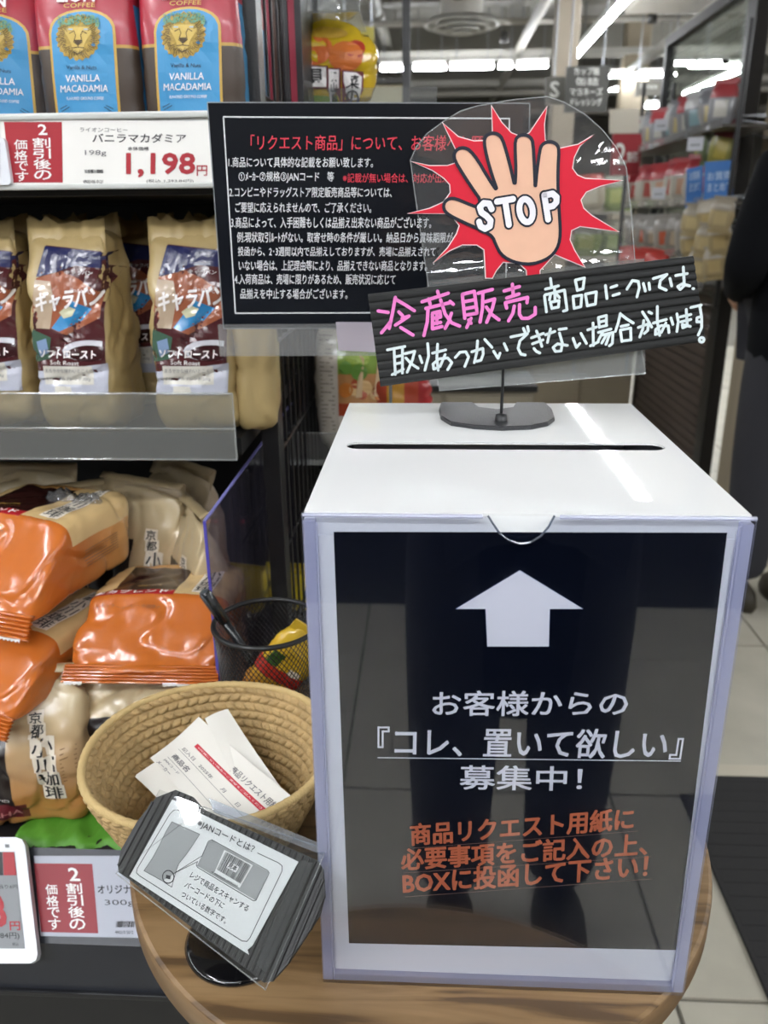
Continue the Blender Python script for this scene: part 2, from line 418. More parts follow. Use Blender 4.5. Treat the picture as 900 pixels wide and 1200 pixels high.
[obj('hanging_wire', tb([(pl.px(x_, 96).x, pl.px(x_, 96).y, -.01), (pl.px(x_, 96).x, 3.5 - pl.M[2][3], -.01)], .006, 5), STEEL, t) for x_ in (748, 788)]; pl.text('Premium', (750, 104), (770, 104), (750, 98), GW, t, .02, z=.003)
t, pl = sign('price_cut_sign', 'dark red sign reading two parts off beyond the clear hand sign', 'sign', (719, 157), (749, 205), 4.4, '#8b1e26')
pl.text('2', (722, 192), (733, 192), (722, 168), GW, t, .03, z=.003); pl.text('割引', (735, 190), (747, 190), (735, 178), GW, t, .02, z=.003)
obj('header', poly([pl.px(*q) for q in ((715, 156), (749, 156), (749, 128), (715, 128))], z0=-.02, z1=0), mat('pale_header', '#b9b2a4', .6), t)
q = pl.px(734, 205); obj('post', tb([(q.x, q.y, -.02), (q.x, -4.4 + q.y + 3.2 if False else q.y - .9, -.02)], .012, 6), BLACKM, t)
a = P(714, 300, 10.6); b = P(741, 300, 10.6)
tag(obj('column', bx((a.x, 10.6, 0), (b.x, 10.9, 3.5), .01), mat('pale_column', '#857b69', .7, var=.06)), 'pale beige square column right of the hanging aisle sign', 'column')
a = P(638, 300, 6.6); b = P(663, 300, 6.6)
tag(obj('column', bx((a.x, 6.6, 0), (b.x, 6.8, 3.5), .01), mat('brown_column', '#857b6c', .7, var=.06)), 'brownish square column directly left of the hanging aisle sign', 'column')
# cabinets and low counter in the distance
def cabinet(label, x0, x1, ytop, Y, dep, col, topcol='#1c1c1c', n=2):
    a, b = P(x0, ytop, Y), P(x1, ytop, Y); t = thing('cabinet', label, 'cabinet', (a.x, Y, 0)); W = b.x - a.x; H = a.z
    obj('body', bx((0, .02, 0), (W, dep, H - .03)), mat('cab_' + col[1:], col, .55), t)
    obj('top', bx((-.01, 0, H - .03), (W + .01, dep, H), .004), mat('cabtop_' + topcol[1:], topcol, .4), t)
    for k in range(n):
        d = obj('door', bx((W * k / n + .008, 0, .08), (W * (k + 1) / n - .008, .02, H - .045), .003), mat('cabd_' + col[1:], col, .5, var=.04), t)
        obj('handle', tb([(W * (k + .85) / n, -.02, H - .2), (W * (k + .85) / n, -.02, H - .34)], .006, 6), STEEL, d)
    return t
cabinet('tall cream cabinet with black top edge behind the black notice', 340, 472, 92, 3.9, .45, '#c9c2a6', '#3a3833', 1)
cabinet('low beige counter behind the clear hand sign', 560, 748, 372, 4.75, .4, '#9d927e', '#4a463e', 3)
cabinet('small black topped counter behind the white box', 415, 628, 452, 3.3, .4, '#8f8674', '#131313', 2)
t, pl = sign('poster_board', 'yellow notice sheet with a blue corner hung behind the top snack pack', 'sign', (400, 32), (439, 94), 4.2, '#c0b457')
[obj('hanging_wire', tb([(pl.px(x_, 33).x, pl.px(x_, 33).y, -.01), (pl.px(x_, 33).x, 3.5 - pl.M[2][3], -.01)], .003, 5), STEEL, t) for x_ in (404, 435)]; pl.rect((404, 36), (415, 36), (415, 43), (404, 43), mat('sky_ink', '#5f8fb5', .5), t, z=.003)
for k in range(3): pl.rect((404 + k * 12, 50), (412 + k * 12, 50), (412 + k * 12, 85), (404 + k * 12, 85), mat('pale_ink', '#d6cf95', .5), t, z=.003)
t = thing('door_frame', 'thin black upright post at the left end of the far ceiling view', 'frame', P(476, 250, 2.9) * Vector((1, 1, 0)) if False else (P(476, 250, 2.9).x, 2.9, 0))
obj('stile', bx((-.014, 0, 0), (.014, .03, 2.6)), BLACKM, t); obj('foot_plate', bx((-.05, -.03, 0), (.05, .06, .006)), BLACKM, t)

# ------------------------------------------------------------------ glazed partition on the right
def partition():
    X = 1.3
    yl = PX(778, 130, X).y; yr = PX(860, 250, X).y - .05
    zt = PX(793, 40, X).z
    t = thing('glass_partition', 'black framed partition with meshed glass above and brown slats below', 'partition', (X, yr, 0))
    L = yl - yr
    obj('stile', bx((-.03, 0, 0), (.03, .11, zt + .55), .003), BLACKM, t)
    obj('stile', bx((-.03, L - .05, 0), (.03, L, zt), .003), BLACKM, t)
    obj('rail', bx((-.03, .1, zt - .05), (.03, L - .04, zt), .003), BLACKM, t)
    obj('rail', bx((-.03, .1, .9), (.03, L - .04, .95), .003), BLACKM, t)
    obj('rail', bx((-.03, .1, 0), (.03, L - .04, .07), .003), BLACKM, t)
    obj('glass_pane', bx((-.004, .1, .95), (.004, L - .04, zt - .05)), clear('glass_clear', '#e4e8e4', 1, .02), t)
    bm = bmesh.new(); n = int((L - .15) / .05)
    for k in range(n): tube(bm, [(0, .12 + k * .05, .95), (0, .12 + k * .05, zt - .05)], .0022, 4)
    for k in range(int((zt - 1) / .05)): tube(bm, [(0, .1, .97 + k * .05), (0, L - .05, .97 + k * .05)], .0022, 4)
    o = obj('wire_mesh', bm, mat('mesh_wire', '#8e8d86', .4), t); o['kind'] = 'stuff'
    for k in range(17):
        z = .08 + k * .048
        obj('slat', bx((-.02, .1, z), (.012, L - .04, z + .04), .004), mat('slat_brown', '#41362f', .5, var=.15, vscale=4), t)
    return X, yr, yl
PART = partition()

# ------------------------------------------------------------------ products hanging and standing in the far racks (soft focus)
def far_pack(cols, size, seed):
    """small crimped pouch; cols = body, band, patch"""
    t = bpy.data.objects.new('snack_pouch', None); COL.objects.link(t)
    cols = tuple('#' + ''.join('%02x' % int(int(c[k:k + 2], 16) * .86 + 10) for k in (1, 3, 5)) for c in cols)
    m = zoned('pouch_%s_%s_%s' % tuple(c[1:] for c in cols), cols[0], [(cols[1], [(2, size[2] * .16, None)]), (cols[2], [(0, -size[0] * .26, size[0] * .26), (2, -size[2] * .3, size[2] * .1)])], .3, .4, .3)
    softbox('pouch', size, lambda q: Vector((q.x * (1 - .06 * abs(q.z)), q.y * (1 - q.z ** 4 * .85), q.z)), m, t, (6, 4, 8), 5, size[0] * .03, 20, seed)
    for s in (-1, 1):
        bm = bmesh.new()
        for k in range(4): box(bm, (-size[0] * .47, -.0025 - (k % 2) * .0015, s * (size[2] * .47 + k * .005)), (size[0] * .47, .0025 + (k % 2) * .0015, s * (size[2] * .47 + k * .005) + s * .005))
        bmesh.ops.recalc_face_normals(bm, faces=bm.faces[:]); obj('crimp', bm, m, t)
    return t
def far_row(protos, label, group, pts, cat='snack pack', tilt=.15):
    for i, (x, y, Y, rz) in enumerate(pts):
        o = protos[i % len(protos)]
        if 'category' in o: o = copy_tree(o)
        o.location = P(x, y, Y); o.rotation_euler = (random.uniform(-tilt, tilt), random.uniform(-tilt, tilt), rz + random.uniform(-.2, .2)); tag(o, label, cat, group)
silver = [far_pack(c, (.105, .03, .15), i) for i, c in enumerate([('#8c8c90', '#a83238', '#c9c5bb'), ('#9a9896', '#7d7f86', '#d0bd86'), ('#6f7277', '#b7b7b7', '#7fa0a8')])]
RX = 1.12
def rack_pt(x, y, X=RX): q = PX(x, y, X); return q
def rack(label, shelves, X, y0, y1, ztop):
    t = thing('display_rack', label, 'rack', (X, y0, 0)); L = y1 - y0; zb_ = min(shelves) - .08
    for y in (0, L):
        for x in (0, .16): obj('upright', bx((x - .008, y - .008, zb_), (x + .008, y + .008, ztop)), BLACKM, t)
    for z in (zb_ + .02, ztop - .03): obj('bracket', bx((.16, L * .5, z), (.19, L * .5 + .02, z + .02)), BLACKM, t)
    for z in shelves:
        obj('shelf', bx((-.06, 0, z - .012), (.16, L, z), .002), mat('rack_shelf', '#4a453e', .5), t)
        obj('lip', bx((-.065, 0, z - .012), (-.06, L, z + .02)), clear('lip_clear', '#e8e8e8', 1, .05, .15), t)
    return t
ya, yb = PX(852, 250, 1.12).y, PX(742, 250, 1.12).y
def shz(x, y): return PX(x, y, 1.1).z
sz = [shz(770, 172), shz(770, 240), shz(770, 292), shz(775, 322)]
rack('narrow black rack of snack pouches in front of the meshed glass', sz, 1.12, ya, yb, sz[0] + .35)
def row(protos, label, group, zb, h, ys, X=1.1, cat='snack pack', rz=0.5):
    for i, y in enumerate(ys):
        o = protos[i % len(protos)]
        if 'category' in o: o = copy_tree(o)
        o.location = (X + random.uniform(-.015, .015), y, zb + h * .53); o.rotation_euler = (random.uniform(-.1, .1), random.uniform(-.12, .12), -rz + random.uniform(-.25, .25)); tag(o, label + ', ' + ORD[len(ys) - 1 - i] + ' from the left', cat, group)
def ysp(a, b, n): return [a + (b - a) * (i + .5) / n for i in range(n)]
row(silver, 'silver pouch on the top shelf of the rack', 'silver pouches on the top rack shelf', sz[0], .15, ysp(ya + .05, yb - .02, 10))
redp = [far_pack(c, (.12, .03, .17), 5 + i) for i, c in enumerate([('#b9b2a6', '#a32730', '#b0443a'), ('#c4beb0', '#b82f36', '#d1a387')])]
row(redp, 'white and red pouch on the second rack shelf', 'red and white pouches on the second rack shelf', sz[1], .17, ysp(ya + .25, yb - .02, 7))
orp = [far_pack(c, (.12, .03, .15), 9 + i) for i, c in enumerate([('#9c958c', '#a09a94', '#c8552f'), ('#8a8178', '#a5a09a', '#b9a48a')])]
row(orp, 'grey and orange pouch on the third rack shelf', 'orange marked pouches on the third rack shelf', sz[2], .14, ysp(ya + .3, yb - .02, 7))
rdd = [far_pack(('#a8231d', '#c8342a', '#d9604a'), (.13, .04, .13), 15)]
row(rdd, 'bright red pouch just above the black strip', 'red pouches low on the far rack', sz[3] - .02, .12, ysp(ya + .5, yb - .25, 3), 1.04)
yel = [far_pack(c, (.09, .03, .17), 18 + i) for i, c in enumerate([('#8f8a3a', '#7a3038', '#b9a746'), ('#5d6b45', '#c6b64c', '#8c8f8a')])]
for i, (x, y) in enumerate([(828, 168), (838, 165), (847, 170), (833, 176)]):
    q = PX(x, y, 1.14); o = yel[i % 2]
    if 'category' in o: o = copy_tree(o)
    o.location = q; o.rotation_euler = (0, .1 * i, -.4); obj('hook', tb([(0, 0, .085), (0, 0, .1), (.3, 0, .1)], .003, 5), STEEL, o) if i < 2 else None; tag(o, 'yellow green pouch hanging left of the near black stile, ' + ['first from the left', 'third from the left', 'fourth from the left, rightmost', 'second from the left, lowest'][i], 'snack pack', 'yellow green pouches over the blue cards')
bread = [far_pack(c, (.13, .05, .17), 22 + i) for i, c in enumerate([('#bba77c', '#a99f8c', '#d0bb88'), ('#a99569', '#b9b0a0', '#c2a972')])]
for i, (x, y) in enumerate([(812, 258), (830, 254), (846, 252), (810, 284), (828, 282), (844, 280), (818, 310), (838, 308)]):
    q = PX(x, y, .98 + .03 * (i % 2)); o = bread[i % 2]
    if 'category' in o: o = copy_tree(o)
    o.location = q; o.rotation_euler = (.1, .12 * (-1) ** i, -.5); o.scale = (.62,) * 3; obj('hook', tb([(0, 0, .085), (0, 0, .1), (.38, 0, .1)], .003, 5), STEEL, o) if i < 2 else None; tag(o, 'tan clear pouch below the blue cards, ' + ['top row left', 'top row middle', 'top row right', 'middle row left', 'middle row centre', 'middle row right', 'bottom row left', 'bottom row right'][i], 'snack pack', 'tan pouches below the blue cards')
for i, (pts, lab) in enumerate([([(826, 190), (861, 187), (858, 243), (824, 243)], 'larger bright blue card with white lettering above the tan pouches'), ([(805, 198), (824, 194), (822, 246), (803, 248)], 'smaller blue card left of the larger blue card')]):
    pl = Plane(PX(*pts[0], 1.02), (-.25, -1, 0), (1, -.25, 0)); t = thing('blue_card', lab, 'sign', M=pl.M)
    obj('card', poly([pl.px(*p) for p in pts][::-1], z0=-.004, z1=0), mat('blue_card', '#2f6fb8', .4), t)
    x0, x1 = pts[0][0] + 3, pts[1][0] - 4
    for k, s in enumerate(['お買得', 'まとめて']): pl.text(s, (x0, 212 + k * 13), (x1, 210 + k * 13), (x0, 202 + k * 13), mat('pale_blue_ink', '#bfd6ea', .5), t, .01, z=.002)
for i, (x, y) in enumerate([(815, 167), (772, 225), (775, 145)]):
    pl = Plane(PX(x, y, 1.0), (-.5, -1, .1), (1, -.5, 0)); t = thing('shelf_tag', ['white shelf tag beside the yellow green pouches', 'white slanted shelf tag on the second rack shelf', 'white slanted shelf tag on the top rack shelf'][i], 'tag', M=pl.M)
    obj('tag_card', bx((-.03, -.03, -.002), (.03, .02, 0)), mat('tag_pale', '#b9bbc2', .5), t); obj('bar_marks', bx((-.018, -.012, 0), (.018, -.006, .0008)), mat('grey_ink', '#77777a', .5), t)
# greenery and pouches seen far behind the clear hand sign
gr = [far_pack(c, (.2, .06, .22), 30 + i) for i, c in enumerate([('#7b8b45', '#8d8f80', '#9fa45a'), ('#6b7a52', '#b0ac98', '#93a26a'), ('#a49a84', '#a8433a', '#b9b2a0')])]
t = thing('display_rack', 'far low rack of green and pale pouches behind the clear hand sign', 'rack', (1.0, 5.6, 0))
for z in (.25, .62, .98, 1.28): obj('shelf', bx((-.62, 0, z - .02), (.35, .35, z)), mat('rack_pale', '#8e897c', .5), t)
for x in (-.62, .33): obj('upright', bx((x, .3, 0), (x + .02, .33, 1.6)), BLACKM, t)
base = t.location.copy(); k = 0
for z, h in ((.98, .22), (1.28, .22), (.62, .22)):
    for i in range(5):
        o = gr[k % 3]
        if 'category' in o: o = copy_tree(o)
        o.location = (base.x - .5 + i * .19, 5.77, z + h * .54); o.rotation_euler = (0, random.uniform(-.1, .1), random.uniform(-.2, .2)); k += 1
        tag(o, 'blurred pouch on the far low rack, %s shelf, %s from the left' % ({.98: 'middle', 1.28: 'top', .62: 'lower'}[z], ORD[i]), 'snack pack', 'pouches on the far low rack')

t = thing('gondola_shelf', 'dark shelving across the aisle behind the picture taker, mirrored in the poster', 'shelf', (0, -2.62, 0))
obj('back_panel', bx((-2.4, 0, 0), (3.2, .03, 1.5)), mat('opposite_dark', '#17171a', .6), t)
for z in (.12, .55, .95, 1.35): obj('shelf_board', bx((-2.4, .03, z - .02), (3.2, .42, z)), mat('opposite_dark', '#17171a'), t)
obj('kick_panel', bx((-2.4, .4, 0), (3.2, .45, .5)), mat('opposite_dark', '#17171a'), t)
for k, (z, c) in enumerate([(.95, '#2c3038'), (1.35, '#33302c')]):
    obj('price_rail', bx((-2.4, .42, z - .03), (3.2, .43, z + .02)), mat('opposite_rail', '#8e9094', .4), t)
# ------------------------------------------------------------------ entrance mat
def mat_thing():
    t = thing('floor_mat', 'black ribbed floor mat with a pale metal edge at the lower right', 'mat', (.537, -1.2, 0))
    obj('rubber', bx((0, 0, 0), (1.1, 2.455, .008), .002), mat('mat_black', '#1b1a1a', .85, bump=.4, bscale=400), t)
    obj('edge_strip', bx((0, 2.456, 0), (1.1, 2.5, .007), .002), mat('mat_edge', '#b5ae9c', .5), t)
    bm = bmesh.new()
    for k in range(70): box(bm, (.01, .02 + k * .035, .008), (1.09, .036 + k * .035, .0088))
    o = obj('ribs', bm, mat('mat_black', '#1b1a1a'), t); o['kind'] = 'stuff'
mat_thing()

# ------------------------------------------------------------------ people
def skin(name, joints, edges, m, parent, sub=2):
    me = bpy.data.meshes.new(name); me.from_pydata([j[0] for j in joints], edges, []); me.materials.append(m)
    o = bpy.data.objects.new(name, me); COL.objects.link(o); o.parent = parent
    md = o.modifiers.new('s', 'SKIN'); o.modifiers.new('u', 'SUBSURF').levels = sub; o.modifiers['u'].render_levels = sub
    for i, j in enumerate(joints):
        me.skin_vertices[0].data[i].radius = (j[1], j[2] if len(j) > 2 else j[1]); me.skin_vertices[0].data[i].use_root = i == 0
    md.use_smooth_shade = True
    bpy.context.view_layer.update()
    dg = bpy.context.evaluated_depsgraph_get(); nm = bpy.data.meshes.new_from_object(o.evaluated_get(dg)); o.modifiers.clear(); o.data = nm
    nm.polygons.foreach_set('use_smooth', [True] * len(nm.polygons)); return o
def hand(parent, wrist, direction, side, m, curl=.5):
    """palm and five separate fingers grown from the wrist"""
    d = Vector(direction).normalized(); s = Vector(side).normalized(); n = d.cross(s)
    W = Vector(wrist); J = [(W, .026, .02), (W + d * .04, .036, .016), (W + d * .08, .036, .014)]; E = [(0, 1), (1, 2)]
    for k, (o_, ln) in enumerate([(-.03, .062), (-.01, .075), (.01, .08), (.03, .07)]):
        b = W + d * .085 + s * o_; i = len(J)
        J += [(b, .010), (b + (d * math.cos(curl) + n * math.sin(curl)) * ln * .5, .009), (b + (d * math.cos(curl) + n * math.sin(curl)) * ln * .5 + (d * math.cos(curl * 2.2) + n * math.sin(curl * 2.2)) * ln * .5, .007)]
        E += [(2, i), (i, i + 1), (i + 1, i + 2)]
    i = len(J); b = W + d * .03 + s * .035
    J += [(b, .012), (b + s * .025 + d * .028, .011), (b + s * .03 + d * .058 + n * .01, .009)]; E += [(1, i), (i, i + 1), (i + 1, i + 2)]
    return skin('hand', J, E, m, parent, 2)
SKINM = mat('skin', '#c79a80', .5); HAIR = mat('hair', '#15110f', .6)
def person(label, loc, rz, coat, trousers, arms, legs=None, H=1.66, hem=.86):
    t = thing('person', label, 'person', loc, (0, 0, rz)); s = H / 1.66
    A = arms; V_ = lambda x, y, z: Vector((x * s, y * s, z * s))
    L = legs or [[(.09, 0, .92), (.1, -.01, .5), (.1, .02, .09)], [(-.09, 0, .92), (-.1, .01, .5), (-.1, .04, .09)]]
    J = [(V_(0, 0, .95), .14, .1), (V_(0, 0, 1.12), .12, .09), (V_(0, 0, 1.3), .15, .1), (V_(0, 0, 1.4), .07, .06), (V_(0, -.01, 1.46), .05, .05), (V_(0, -.02, 1.53), .072, .085), (V_(0, -.02, 1.6), .06, .075)]
    E = [(0, 1), (1, 2), (2, 3), (3, 4), (4, 5), (5, 6)]
    for (sh, el, wr) in A:
        i = len(J); J += [(V_(*sh), .055), (V_(*el), .042), (V_(*wr), .028)]; E += [(3, i), (i, i + 1), (i + 1, i + 2)]
    for (h, k, a) in L:
        i = len(J); J += [(V_(*h), .085), (V_(*k), .055), (V_(*a), .038)]; E += [(0, i), (i, i + 1), (i + 1, i + 2)]
    skin('body', J, E, SKINM, t)
    # coat over trunk and arms
    J = [(V_(0, 0, hem), .2 if hem > .6 else .1, .14 if hem > .6 else .1), (V_(0, 0, 1.0), .19 if hem > .6 else .15, .14), (V_(0, 0, 1.15), .17, .13), (V_(0, 0, 1.3), .18, .13), (V_(0, 0, 1.41), .08, .08)]; E = [(0, 1), (1, 2), (2, 3), (3, 4)]
    for (sh, el, wr) in A:
        i = len(J); m_ = [(sh[q] + el[q]) / 2 for q in range(3)]
        J += [(V_(*sh), .075), (V_(*m_), .072), (V_(*el), .064), (V_(*wr), .05)]; E += [(3, i), (i, i + 1), (i + 1, i + 2), (i + 2, i + 3)]
    skin('coat', J, E, coat, t)
    J = [(V_(0, 0, .93), .15, .12)]; E = []
    for (h, k, a) in L:
        i = len(J); J += [(V_(*h), .105), (V_(*k), .085), (V_(*a), .07)]; E += [(0, i), (i, i + 1), (i + 1, i + 2)]
    skin('trousers', J, E, trousers, t)
    for (h, k, a) in L:
        obj('shoe', lathe([(0, 0), (.05, .0), (.055, .02), (.05, .06), (.03, .09), (0, .1)], 16, c=(a[0] * s, a[1] * s - .05, 0)), mat('shoe', '#2b2517', .6), t, True).data.transform(Matrix.Translation((a[0] * s, a[1] * s - .05, 0)) @ Matrix.Diagonal((.9, 2.2, 1, 1)) @ Matrix.Translation((-a[0] * s, -a[1] * s + .05, 0)))
    # hair cap, ears, face
    bm = bmesh.new(); bmesh.ops.create_uvsphere(bm, u_segments=20, v_segments=12, radius=.1)
    bmesh.ops.delete(bm, geom=[v for v in bm.verts if v.co.z < -.02 and v.co.y < .02], context='VERTS')
    for v in bm.verts: v.co = Vector((v.co.x * .88, v.co.y * 1.05 + .005, v.co.z * 1.05)) + V_(0, -.015, 1.575)
    obj('hair', bm, HAIR, t, True)
    for q in (-1, 1):
        bm = bmesh.new(); bmesh.ops.create_uvsphere(bm, u_segments=10, v_segments=8, radius=.02)
        for v in bm.verts: v.co = Vector((v.co.x * .4, v.co.y * .8, v.co.z * 1.5)) + V_(q * .078, 0, 1.55)
        obj('ear', bm, SKINM, t, True)
        bm = bmesh.new(); bmesh.ops.create_uvsphere(bm, u_segments=10, v_segments=8, radius=.011)
        for v in bm.verts: v.co += V_(q * .03, -.098, 1.56)
        obj('eye', bm, mat('eye', '#26201d', .2), t, True)
    bm = bmesh.new(); bmesh.ops.create_cone(bm, segments=8, radius1=.014, radius2=.005, depth=.035, cap_ends=True)
    for v in bm.verts: v.co += V_(0, -.108, 1.54)
    obj('nose', bm, SKINM, t, True)
    obj('mouth', bx(V_(-.022, -.1, 1.502), V_(.022, -.094, 1.509), .002), mat('lips', '#9a5a50', .5), t)
    return t
NAVY = mat('coat_black', '#08090d', .9, spec=.15, bump=.3, bscale=25); TRO = mat('trousers_dark', '#26262c', .85, bump=.3, bscale=18)
q = P(958, 300, 2.2)
pr_ = person('person in black coat and dark trousers standing at the right edge', (q.x, 2.2, 0), R(195), NAVY, TRO,
             [[(.17, 0, 1.34), (.25, .03, 1.08), (.1, -.2, 1.0)], [(-.17, 0, 1.34), (-.25, .03, 1.08), (-.1, -.2, 1.0)]],
             [[(.08, 0, .92), (.08, -.02, .5), (.08, 0, .09)], [(-.08, 0, .92), (-.08, .02, .5), (-.08, .05, .09)]], 1.7, .68)
for sx_ in (.1, -.1): hand(pr_, (sx_, -.21, 1.0), (-sx_ * 4, -.5, -.1), (0, 0, 1), SKINM, .6)
ph = person('person in dark coat taking the picture, mirrored in the black poster', (.10, -.80, 0), R(180), NAVY, TRO,
            [[(.17, 0, 1.33), (.24, -.12, 1.13), (.2, -.33, 1.16)], [(-.17, 0, 1.33), (-.18, -.12, 1.13), (.05, -.33, 1.16)]], None, 1.66, .48)
for sx_, sd in ((.2, -1), (.06, 1)): hand(ph, (sx_, -.34, 1.16), (-.1 * (1 if sx_ > .1 else -1), -.3, .9), (0, .4, .9), SKINM, .9)
t = thing('phone', 'black phone held up by the person taking the picture', 'phone', tuple(CAM - CF * .012 - CU * .055 - CR * .02), tuple(cam.rotation_euler))
t.rotation_euler = cam.matrix_world.to_euler()
obj('phone_body', bx((-.037, -.075, .004), (.037, .075, .012), .003), BLACKP, t)
# ================================================================== THE TABLE AND WHAT STANDS ON IT
TZ = .8
def wood():
    m = mat('oak_top', '#b08a5c', .42, bump=.06, bscale=120); nt = m.node_tree; N = nt.nodes.new; L = nt.links.new
    tc = N('ShaderNodeTexCoord'); mp = N('ShaderNodeMapping'); mp.inputs['Scale'].default_value = (4, 46, 4); mp.inputs['Rotation'].default_value = (0, 0, R(-8)); L(tc.outputs['Object'], mp.inputs[0])
    n = N('ShaderNodeTexNoise'); n.inputs['Scale'].default_value = 1.6; n.inputs['Detail'].default_value = 8; n.inputs['Distortion'].default_value = .6; L(mp.outputs[0], n.inputs['Vector'])
    r = N('ShaderNodeValToRGB'); r.color_ramp.elements[0].position = .36; r.color_ramp.elements[0].color = lin('#54402a'); r.color_ramp.elements[1].position = .58; r.color_ramp.elements[1].color = lin('#8f7350')
    e = r.color_ramp.elements.new(.45); e.color = lin('#7a5f3e')
    L(n.outputs[0], r.inputs[0]); L(r.outputs[0], nt.nodes['Principled BSDF'].inputs['Base Color']); return m
OAK = wood()
TCX, TCY, TR = -.055, .154, .226
t = thing('round_table', 'round oak topped table under the white box', 'table', (TCX, TCY, 0))
obj('tabletop', lathe([(0, TZ), (TR - .003, TZ), (TR - .0008, TZ - .0012), (TR - .0004, TZ - .002)], 128), OAK, t, False)
obj('edge_band', lathe([(TR - .0004, TZ - .002), (TR, TZ - .004), (TR, TZ - .022), (TR - .004, TZ - .026), (0, TZ - .026)], 128), mat('oak_edge', '#84694a', .45, var=.12, vscale=30, stretch=(1, 1, 6)), t, True)
obj('pedestal', lathe([(.06, TZ - .026), (.06, TZ - .034), (.022, TZ - .04), (.022, .03), (.03, .02)], 24), BLACKM, t, True)
obj('foot_plate', lathe([(.0, .022), (.17, .016), (.18, .008), (.18, 0), (0, 0)], 48), BLACKM, t, True)

# ---- suggestion box
BW, BD, BH = .225, .26, .3152
t = thing('suggestion_box', 'white acrylic box with a posting slot in its lid', 'box', (0, 0, TZ))
def rrect(x0, y0, x1, y1, r, n=8):
    o = []
    for cx, cy, a0 in ((x1 - r, y0 + r, -90), (x1 - r, y1 - r, 0), (x0 + r, y1 - r, 90), (x0 + r, y0 + r, 180)):
        for i in range(n + 1):
            a = R(a0 + 90 * i / n); o.append((cx + r * math.cos(a), cy + r * math.sin(a)))
    return o
h = BW / 2
bm = poly(rt(-h, 0, h, BD), [rrect(-.1025, .1205, .104, .1385, .0085)], z0=BH - .0015, z1=BH)
obj('lid', bm, WHITE, t)
WH2 = mat('box_wall', '#c9cadb', .2)
obj('front_wall', bx((-h, 0, 0), (h, .003, BH - .0015)), WPAPER, t)
obj('back_wall', bx((-h, BD - .003, 0), (h, BD, BH - .0015)), WHITE, t)
obj('slot_shade_sheet', bx((-h + .004, .004, BH - .05), (h - .004, BD - .004, BH - .048)), mat('slot_shade_slate', '#565868', .6), t)  # added sheet; its slate colour stands for the shade seen through the slot
obj('side_wall', bx((-h, .003, 0), (-h + .003, BD - .003, BH - .0015)), WHITE, t); obj('side_wall', bx((h - .003, .003, 0), (h, BD - .003, BH - .0015)), WHITE, t)
obj('base', bx((-h + .003, .003, 0), (h - .003, BD - .003, .003)), WHITE, t)
LAV = clear('acrylic_edge', '#e6e7f3', 1, .08, .62, '#dfe1f0')
LAV2 = clear('acrylic_edge_bright', '#e6e8f6', 1, .08, .5, '#e3e6f4')
for s in (-1, 1):
    obj('pocket_spacer', bx((min(s * h, s * (h - .0062)), -.0055, .0), (max(s * h, s * (h - .0062)), -.0002, BH - .003), .0006), LAV, t)
obj('pocket_spacer', bx((-h + .0063, -.0055, 0), (h - .0063, -.0002, .0055), .0006), LAV, t)
# clear cover with the thumb notch
pb = Plane((0, -.0075, TZ), (0, -1, 0), (1, 0, 0))
nc = [pb.px(x, y) for x, y in [(657, 600), (650, 605), (643, 618), (634, 629), (622, 636), (610, 638), (597, 634), (586, 626), (577, 613), (572, 605), (566, 600)]]
top = BH + .0003
out = [(-h, 0), (h, 0), (h, top)] + [(p.x, min(top, p.y)) for p in nc] + [(-h, top)]
out[3] = (nc[0].x, top); out[-2] = (nc[-1].x, top)
bm = poly(out, z0=-.0075 * 0, z1=.0018)
for v in bm.verts: v.co = Vector((v.co.x, -.0057 - v.co.z, v.co.y))
bmesh.ops.recalc_face_normals(bm, faces=bm.faces[:])
obj('pocket_cover', bm, clear('pocket_clear', '#f6f7fb', 1.5, .015), t)
obj('notch_rim', tb([(p.x, -.0068, p.y) for p in nc[1:-1]], .0006, 6), clear('rim_clear', '#aab0bb', 1, .1, .3, '#9aa2b0'), t)
obj('lid_lip', tb([(-h, -.0066, top + .0002), (nc[-1].x, -.0066, top + .0002)], .0011, 6), LAV2, t); obj('lid_lip', tb([(nc[0].x, -.0066, top + .0002), (h, -.0066, top + .0002)], .0011, 6), LAV2, t)
for x in (-.1055, .1055):
    obj('inner_line', bx((x - .0004, -.0059, .004), (x + .0004, -.0056, BH - .004)), LAV, t)

# ---- the poster in its pocket
pp = Plane((0, -.0022, TZ + .155), (0, -1, 0), (1, 0, 0))
t = thing('poster', 'black poster with white arrow and white and orange lettering', 'poster', M=pp.M)
obj('paper_sheet', poly(rt(-.105, -.149, .105, .148), z0=-.0006, z1=0), WPAPER, t)
PB = mat('poster_black', '#0a0f1b', .16)
c4 = [pp.px(*q) for q in ((391, 623), (852, 624), (792, 1113), (409, 1105))]
obj('black_print', poly(c4, z0=.00025), PB, t)
ar = pp.pts([(609, 668), (683, 713), (644, 713), (643, 757), (571, 757), (569, 713), (534, 713)])
obj('arrow_print', poly(ar, z0=.0006), WINK, t)
bl_ = mat('arrow_outline', '#2a4676', .5); bm = bmesh.new()
for a, b in zip(ar, ar[1:] + ar[:1]): stroke(bm, [a, b], .0005, .0005)
obj('arrow_outline', bm, bl_, t)
for s, bl, br, tl, bo in [('お客様からの', (507, 838), (734, 838), (507, 809), .022), ('『コレ、置いて欲しい』', (443, 885), (797, 889), (443, 851), .022), ('募集中！', (539, 924), (681, 926), (539, 896), .022)]:
    pp.text(s, bl, br, tl, WINK, t, bo, .0007)
bm = bmesh.new(); stroke(bm, pp.pts([(443, 887), (797, 891)]), .0006, .0007); obj('underline', bm, WINK, t)
ORI = mat('orange_ink', '#d5724a', .5)
